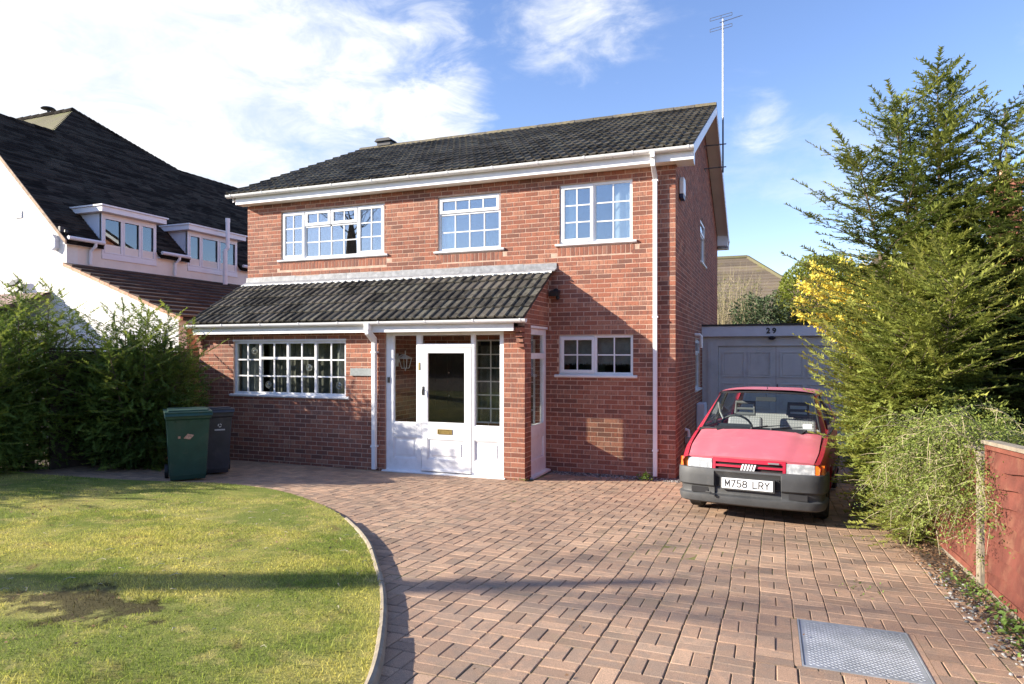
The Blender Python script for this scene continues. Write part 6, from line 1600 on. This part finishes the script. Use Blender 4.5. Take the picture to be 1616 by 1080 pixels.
# left hedge shrubs
def radh(t, az): return float(np.interp(t, [0, .15, .5, .75, 1], [.9, 1.15, 1.05, .7, .15]))
hs = [((-8.20, -2.60), 2.66, 1.12, 31, 'bushy dark evergreen shrub beside the wheelie bins and the brick wall'), ((-9.45, -3.7), 2.95, 1.15, 32, 'tall spiky dark evergreen shrub in front of the white house'), ((-9.15, -4.75), 2.25, .95, 33, 'lower evergreen shrub at the left edge of the lawn')]
for (hx_, hy_), ht, rr, sd_, lb in hs:
    h = empty('evergreen_shrub', (hx_, hy_, gz(hy_)), lb, 'shrub', 'evergreen shrubs on the left boundary'); r_ = random.Random(sd_); st_ = []
    for i in range(11):
        a = i*2.4; d = (.15+.80*i/11)*rr; st_.append((hx_+.15*math.cos(a), hy_+.15*math.sin(a), gz(hy_), hx_+d*math.cos(a), hy_+d*math.sin(a), ht*(1.04-.34*(i/11)**1.5)+r_.uniform(-.1, .08), .34))
    tot += conifer(h, st_, 95, .12, ht, lambda t, az, rr=rr: radh(t, az)*rr*.68, 'hedgeleaf', sd_, (.10, .22), .045, (-.1, .8), .3, .03)
    inner(h, [((hx_, hy_, ht*.42), (rr*.9, rr*.9, ht*.42))], 4800, 'hedgeleaf', sd_+500)
# more of the same hedge out of frame to the left, which throws the long shade over lawn and drive
for (hx_, hy_), ht, rr, sd_, lb2 in (((-10.6, -5.6), 2.25, 1.1, 41, 'evergreen shrub just beyond the left edge of the lawn'), ((-10.9, -7.0), 2.8, 1.1, 42, 'evergreen shrub nearest the road on the left boundary')):
    h = empty('evergreen_shrub', (hx_, hy_, gz(hy_)), lb2, 'shrub', 'evergreen shrubs on the left boundary'); st_ = []
    for i in range(6):
        a = i*2.4; d = (.15+.75*i/6)*rr; st_.append((hx_, hy_, gz(hy_), hx_+d*math.cos(a), hy_+d*math.sin(a), ht*(1.0-.25*(i/6)), .4))
    tot += conifer(h, st_, 50, .1, ht, lambda t, az, rr=rr: radh(t, az)*rr*.75, 'hedgeleaf', sd_, (.2, .34), .085, (-.1, .6), .3, .04)
    inner(h, [((hx_, hy_, ht*.45), (rr*.9, rr*.9, ht*.45))], 2200, 'hedgeleaf', sd_+500)
def leafball(thing, n, centre, rxyz, m, size, seed, name='foliage', shell=.35, lump=.12, up=.3, cut=None, squash=1):
    r = np.random.default_rng(seed); d = r.normal(size=(n, 3)); d /= np.linalg.norm(d, axis=1, keepdims=True)
    if cut is not None: d[:, 2] = np.abs(d[:, 2])*1.0-cut*r.random(n)
    ph = 1+lump*(np.sin(d[:, 0]*5.1+seed)*np.sin(d[:, 1]*6.3)+np.sin(d[:, 2]*7+seed*1.3)*np.cos(d[:, 0]*8))
    rad = (1-shell*r.random(n)**2.0)*ph
    P = np.array(centre)+d*rad[:, None]*np.array(rxyz); dr = d+r.normal(size=(n, 3))*.55+np.array([0, 0, up]); Up = r.normal(size=(n, 3))+np.array([0, 0, .5])
    return scatter(name, LEAF, P, dr, Up, r.uniform(*size, n), m, thing, seed, tone=.25+.5*np.clip((rad-(1-shell))/shell, 0, 1))
# golden clipped bush behind the garage, forsythia, bare brush, dark shrub
gb = empty('clipped_bush', (3.15, 15.5, 0), 'rounded clipped golden green conifer rising behind the garage roof', 'bush')
leafball(gb, 26000, (0, 0, 3.3), (1.65, 1.5, 2.1), 'golden', (.06, .12), 51, shell=.25, lump=.05, up=.8); mb = MB(); mb.tube([(0, 0, 0), (0, 0, 2.8)], [.12, .05], 7); mb.lathe([(.4, 1.5), (1.1, 2.1), (1.25, 3.1), (1.0, 4.3), (.2, 4.9)], 14); mb.build('trunk', 'bark', gb)
fo = empty('forsythia', (3.50, .75, 0), 'forsythia bush in bright yellow flower between the conifer and the garage', 'shrub')
r = np.random.default_rng(61); mb = MB(); FP = []
for i in range(75):
    a = r.uniform(0, 6.28); e = r.uniform(1.27, 1.52); L_ = r.uniform(2.9, 3.85); p = Vector((r.uniform(-.2, .2), r.uniform(-.2, .2), .2)); d = Vector((math.cos(a)*math.cos(e), math.sin(a)*math.cos(e), math.sin(e))); pts = [p]
    for k in range(9): d = (d+Vector((math.cos(a)*.05, math.sin(a)*.05, -.035*k*.5))).normalized(); p = p+d*L_/9; pts.append(p)
    mb.tube(pts, [.012*(1-k/11) for k in range(10)], 4, cap=False)
    for k in range(5, 9):
        for q in range(30): t_ = r.random(); c_ = pts[k].lerp(pts[k+1], t_); FP.append((c_.x+r.normal()*.03, c_.y+r.normal()*.03, c_.z+r.normal()*.03))
mb.build('stems', 'twig', fo); FP = np.array(FP); n = len(FP)
FP = np.repeat(FP, 3, 0)+r.normal(size=(n*3, 3))*.015
scatter('flowers', LEAF, FP, r.normal(size=(len(FP), 3)), r.normal(size=(len(FP), 3)), r.uniform(.04, .07, len(FP)), 'flower', fo, 62)
ds = empty('shrub', (1.05, 14.2, 0), 'dark green leafy shrub with drooping leaves above the garage roof', 'shrub')
leafball(ds, 5200, (0, 0, 2.75), (.9, .9, 1.15), 'darkleaf', (.07, .15), 71, shell=.55, lump=.2, up=-.3); mb = MB(); mb.tube([(0, 0, 0), (0, 0, 2.6)], [.08, .03], 6); mb.build('trunk', 'bark', ds)
bb_ = empty('bare_bush', (-.05, 15.2, 0), 'bare twiggy bush with fine yellowish stems behind the house corner', 'shrub')
mb = MB(); r = np.random.default_rng(81)
for i in range(210):
    x = r.uniform(-1.0, 1.25); y = r.uniform(-.8, .8); L_ = r.uniform(3.2, 5.6)*(1-.12*abs(x)); p = Vector((x*.8, y, 0)); a = r.uniform(0, 6.28); pts = [p]; d = Vector((math.cos(a)*.10, math.sin(a)*.10, 1)).normalized()
    for k in range(6): d = (d+Vector(r.normal(size=3)*.05)).normalized(); p = p+d*L_/6; pts.append(p)
    mb.tube(pts, [.019*(1-k/6.4) for k in range(7)], 3, cap=False)
    for k in range(2, 6):
        for q in range(2): dd = (d+Vector(r.normal(size=3)*.35)).normalized(); mb.tube([pts[k], pts[k]+dd*.25, pts[k]+dd*.5+Vector((0, 0, .08))], [.006, .004, .002], 3, cap=False)
mb.build('stems', 'twig', bb_)
r = np.random.default_rng(83); n = 2600; P = np.stack([r.uniform(-.9, 1.1, n), r.uniform(-.8, .8, n), 2.0+2.6*r.random(n)**1.4], 1)
scatter('foliage', LEAF, P, r.normal(size=(n, 3)), r.normal(size=(n, 3)), r.uniform(.03, .07, n), 'golden', bb_, 84)
# background planting to the right, behind the fence
for k, (x, y, rr, h_, m, lb) in enumerate(((5.0, -1.0, 1.3, 1.9, 'darkleaf', 'dark broad leaved shrub in shade behind the fence'), (6.3, 1.6, 1.6, 2.2, 'hedgeleaf', 'mid green shrub beyond the conifer by the neighbouring house'), (4.6, 2.6, 1.2, 1.7, 'golden', 'yellow green shrub behind the conifer beside the garage'))):
    b = empty('shrub', (x, y, 0), lb, 'shrub'); leafball(b, 5000, (0, 0, h_*.55), (rr, rr, h_*.6), m, (.06, .12), 90+k, shell=.5, lump=.18); mb = MB(); mb.tube([(0, 0, 0), (0, 0, h_*.6)], [.06, .03], 6); mb.build('trunk', 'bark', b)
# small-leaved shrub spilling over the fence
co = empty('arching_shrub', (3.0, -4.0, gz(-4.0)), 'small leaved arching shrub with bare twigs spilling over the low red fence', 'shrub')
mb = MB(); r = np.random.default_rng(101); LP = []; LD = []; O = Vector(co.location)
for i in range(260):
    a = r.uniform(2.0, 5.4) if r.random() < .8 else r.uniform(0, 6.28); e = r.uniform(.55, 1.35); L_ = r.uniform(.5, 1.0); p = Vector((r.uniform(-.2, .35), r.uniform(-.75, .7), r.uniform(.45, 1.05))); d = Vector((math.cos(a)*math.cos(e), math.sin(a)*math.cos(e), math.sin(e))); pts = [p]
    for k in range(12):
        d = (d+Vector((math.cos(a)*.03, math.sin(a)*.05, -.17+r.normal()*.04))+Vector(r.normal(size=3)*.04)).normalized(); p = p+d*L_/12; pts.append(p)
        if k > 2:
            for q in range(20): LP.append(np.array(p)+r.normal(size=3)*.045); LD.append(r.normal(size=3)+np.array(d)*.8)
            if r.random() < .5:
                dd = (d+Vector(r.normal(size=3)*.7)).normalized(); mb.tube([p, p+dd*.09, p+dd*.17+Vector((0, 0, -.02))], [.003, .002, .001], 3, cap=False)
                for q in range(4): LP.append(np.array(p+dd*(.05+.04*q))+r.normal(size=3)*.015); LD.append(r.normal(size=3))
    mb.tube(pts, [.005*(1-k/14) for k in range(13)], 4, cap=False)
mb.build('stems', 'twig', co); LP = np.array(LP); LD = np.array(LD)
scatter('leaves', LEAF, LP, LD, r.normal(size=LP.shape)+np.array([0, 0, .6]), r.uniform(.014, .030, len(LP)), 'cotone', co, 102)
# low prostrate conifer tuft at the foot
lc = empty('low_conifer', (2.62, -3.35, gz(-3.35)), 'low spreading green conifer at the foot of the pale bush, over the paving edge', 'bush')
tot += conifer(lc, [(2.62, -3.35, gz(-3.35), 2.60, -3.4, .62, 1.), (2.7, -3.1, .15, 2.72, -3.0, .8, .7)], 60, .17, .8, lambda t, az: .42*max(0, 1-t)**.5+.06, 'yewlight', 24, (.08, .17), .045, (-.1, .5), .2, .02)
# weeds, leaf litter
def tuft(loc, n, rad, size, seed, label, m='weed', h=.05):
    t = empty('weed', (loc[0], loc[1], gz(loc[1])), label, 'weed', 'weeds along the paving edge'); r = np.random.default_rng(seed); P = np.stack([r.normal(size=n)*rad[0], r.normal(size=n)*rad[1], r.uniform(.012, h, n)], 1); d = r.normal(size=(n, 3)); d[:, 2] = np.abs(d[:, 2])*.6
    scatter('leaves', LEAF, P, d, np.tile([0, 0, 1.], (n, 1))+r.normal(size=(n, 3))*.3, r.uniform(*size, n), m, t, seed)
tuft((-.42, -.36), 60, (.05, .03), (.04, .085), 111, 'small bright green weed at the wall foot left of the white downpipe', h=.09)
tuft((2.72, -5.02), 240, (.09, .22), (.02, .045), 112, 'patch of low ivy like weeds at the foot of the concrete fence post', h=.06)
tuft((2.74, -5.95), 300, (.07, .25), (.02, .05), 113, 'patch of green weeds among slate chippings at the right edge', h=.06)
tuft((2.0, -5.3), 26, (.1, .1), (.015, .03), 114, 'tiny weed growing in the paving joints near the border', h=.02)
tuft((-2.04, -1.30), 26, (.06, .02), (.02, .04), 115, 'small weed at the foot of the brick porch pier', h=.04)
r = np.random.default_rng(121); n = 6500
P = np.stack([r.uniform(2.32, 3.0, n), r.uniform(-6.8, -1.6, n), np.zeros(n)], 1); keep = (P[:, 0] > 2.40+.045*(-P[:, 1]-1.6)+r.normal(size=n)*.06); P = P[keep]; n = len(P); P[:, 2] = vgz(P[:, 1])+.022+.012*r.random(n)
d = r.normal(size=(n, 3)); d[:, 2] *= .25; o = scatter('leaf_litter', LEAF, P, d, np.tile([0, 0, 1.], (n, 1))+r.normal(size=(n, 3))*.35, r.uniform(.012, .04, n), 'litter', None, 122, 'stuff'); o['label'] = 'brown dead leaves lying along the border soil'
n = 150; P = np.stack([r.uniform(-3.6, 2.2, n), r.uniform(-8, -1.5, n)], 1); P = P[~in_lawn_np(P)]; n = len(P); P = np.concatenate([P, (vgz(P[:, 1])+.012)[:, None]], 1); d = r.normal(size=(n, 3)); d[:, 2] *= .2
o = scatter('fallen_leaves', LEAF, P, d, np.tile([0, 0, 1.], (n, 1))+r.normal(size=(n, 3))*.3, r.uniform(.008, .03, n), 'litter', None, 123, 'stuff'); o['label'] = 'odd dry leaves and twigs scattered on the paving'
r = np.random.default_rng(131); n = 5200; P = np.stack([r.uniform(-8.5, -.4, n), r.uniform(-8.4, -3.8, n)], 1); P = P[in_lawn_np(P)]; P = P[(np.sin(P[:, 0]*2.1+1)+np.sin(P[:, 1]*3.3+P[:, 0])+r.normal(size=len(P))*.9) > .9]; n = len(P)
P = np.concatenate([P, (vgz(P[:, 1])+.058)[:, None]], 1); d = r.normal(size=(n, 3)); d[:, 2] *= .3
o = scatter('dead_thatch', LEAF, P, d, np.tile([0, 0, 1.], (n, 1))+r.normal(size=(n, 3))*.6, r.uniform(.008, .03, n), 'litter', None, 132, 'stuff'); o['label'] = 'brown bits of dead moss and thatch on the lawn'
mb = MB(); r2 = random.Random(5) # pale dry twigs and straws on the lawn
for i in range(90):
    x, y = r2.uniform(-4.6, -.6), r2.uniform(-8.3, -4.8)
    if not inpoly(x, y, LAWN): continue
    a = r2.uniform(0, 6.28); l = r2.uniform(.02, .08); z = gz(y)+.062; mb.tube([(x, y, z), (x+l*.5*math.cos(a), y+l*.5*math.sin(a), z+.008), (x+l*math.cos(a+.3), y+l*math.sin(a+.3), z)], [.0016, .002, .001], 4)
M['straw'] = simple('dry_straw', (.55, .48, .36), .9, .2, 20); o = mb.build('dry_straws', 'straw'); tag(o, 'pale dry straws and twigs lying on the lawn', kind='stuff')
# bare winter tree out of frame; its trunk shades the lawn and its boughs are mirrored in the upper window
bt = empty('bare_tree', (-15.5, -13.8, .55), 'large leafless tree by the road, mirrored in the upper left window', 'tree')
r3 = random.Random(77); tk = MB(); brn = MB(); 
tk.tube([(0, 0, -.3), (.03, 0, 2.0), (-.02, .03, 4.2), (.0, 0, 6.3), (.05, .1, 7.2)], [.36, .33, .30, .20, .05], 12); tk.build('trunk', 'bark', bt, smooth=True)
def grow(p, d, L_, rr, depth):
    n = 4; pts = [p]; rs = [rr]
    for i in range(n):
        d = (d+Vector((r3.gauss(0, .16), r3.gauss(0, .16), r3.gauss(.03, .12)))).normalized(); p = p+d*L_/n; pts.append(p); rs.append(rr*(1-.42*(i+1)/n))
    brn.tube(pts, rs, 5 if depth < 3 else 3, cap=False)
    if depth >= 5: return
    for k in range(3):
        q = pts[-1] if k == 0 else pts[r3.randint(1, n-1)]; ax_ = Vector((r3.gauss(0, 1), r3.gauss(0, 1), r3.gauss(.15, .6))).normalized()
        grow(q, (d*.75+ax_*.75).normalized(), L_*r3.uniform(.62, .82), rs[-1]*r3.uniform(.68, .88), depth+1)
for k in range(5):
    a = k*2.4; z = 6.3+.18*k; grow(Vector((0, 0, z)), Vector((math.cos(a)*.8, math.sin(a)*.8, .55)).normalized(), r3.uniform(1.05, 1.45), .033, 0)
brn.build('branches', 'bark', bt)
# the far side of the road, behind the camera: only ever seen mirrored in glass
fh = empty('far_hedge', (-5, -31, .9), 'tall hedge on the far side of the road, seen only as reflection in the windows', 'hedge')
leafball(fh, 14000, (0, 0, 2.2), (58, 2.2, 3.2), 'darkleaf', (.5, 1.0), 140, shell=.3, lump=.12); mb = MB(); mb.lathe([(1.0, -56), (1.6, -30), (2.2, 0), (1.7, 30), (1.0, 56)], 9, (0, 0, 1.6), axis='x'); mb.build('branches', 'bark', fh)
for o_, l_ in ((nh, (-14.536, .670, -.235)), (ab, (-14.905, .665, 4.649)), (f2, (-16.18, .665, 3.596)), (sc_, (-14.614, .667, 4.917))): o_.location = l_; o_.scale = (1.12,)*3
print('twigs', tot, 'tris', sum(len(o.data.polygons) for o in D.objects if o.type == 'MESH' and o.data.users == 1), 'objects', len(D.objects))
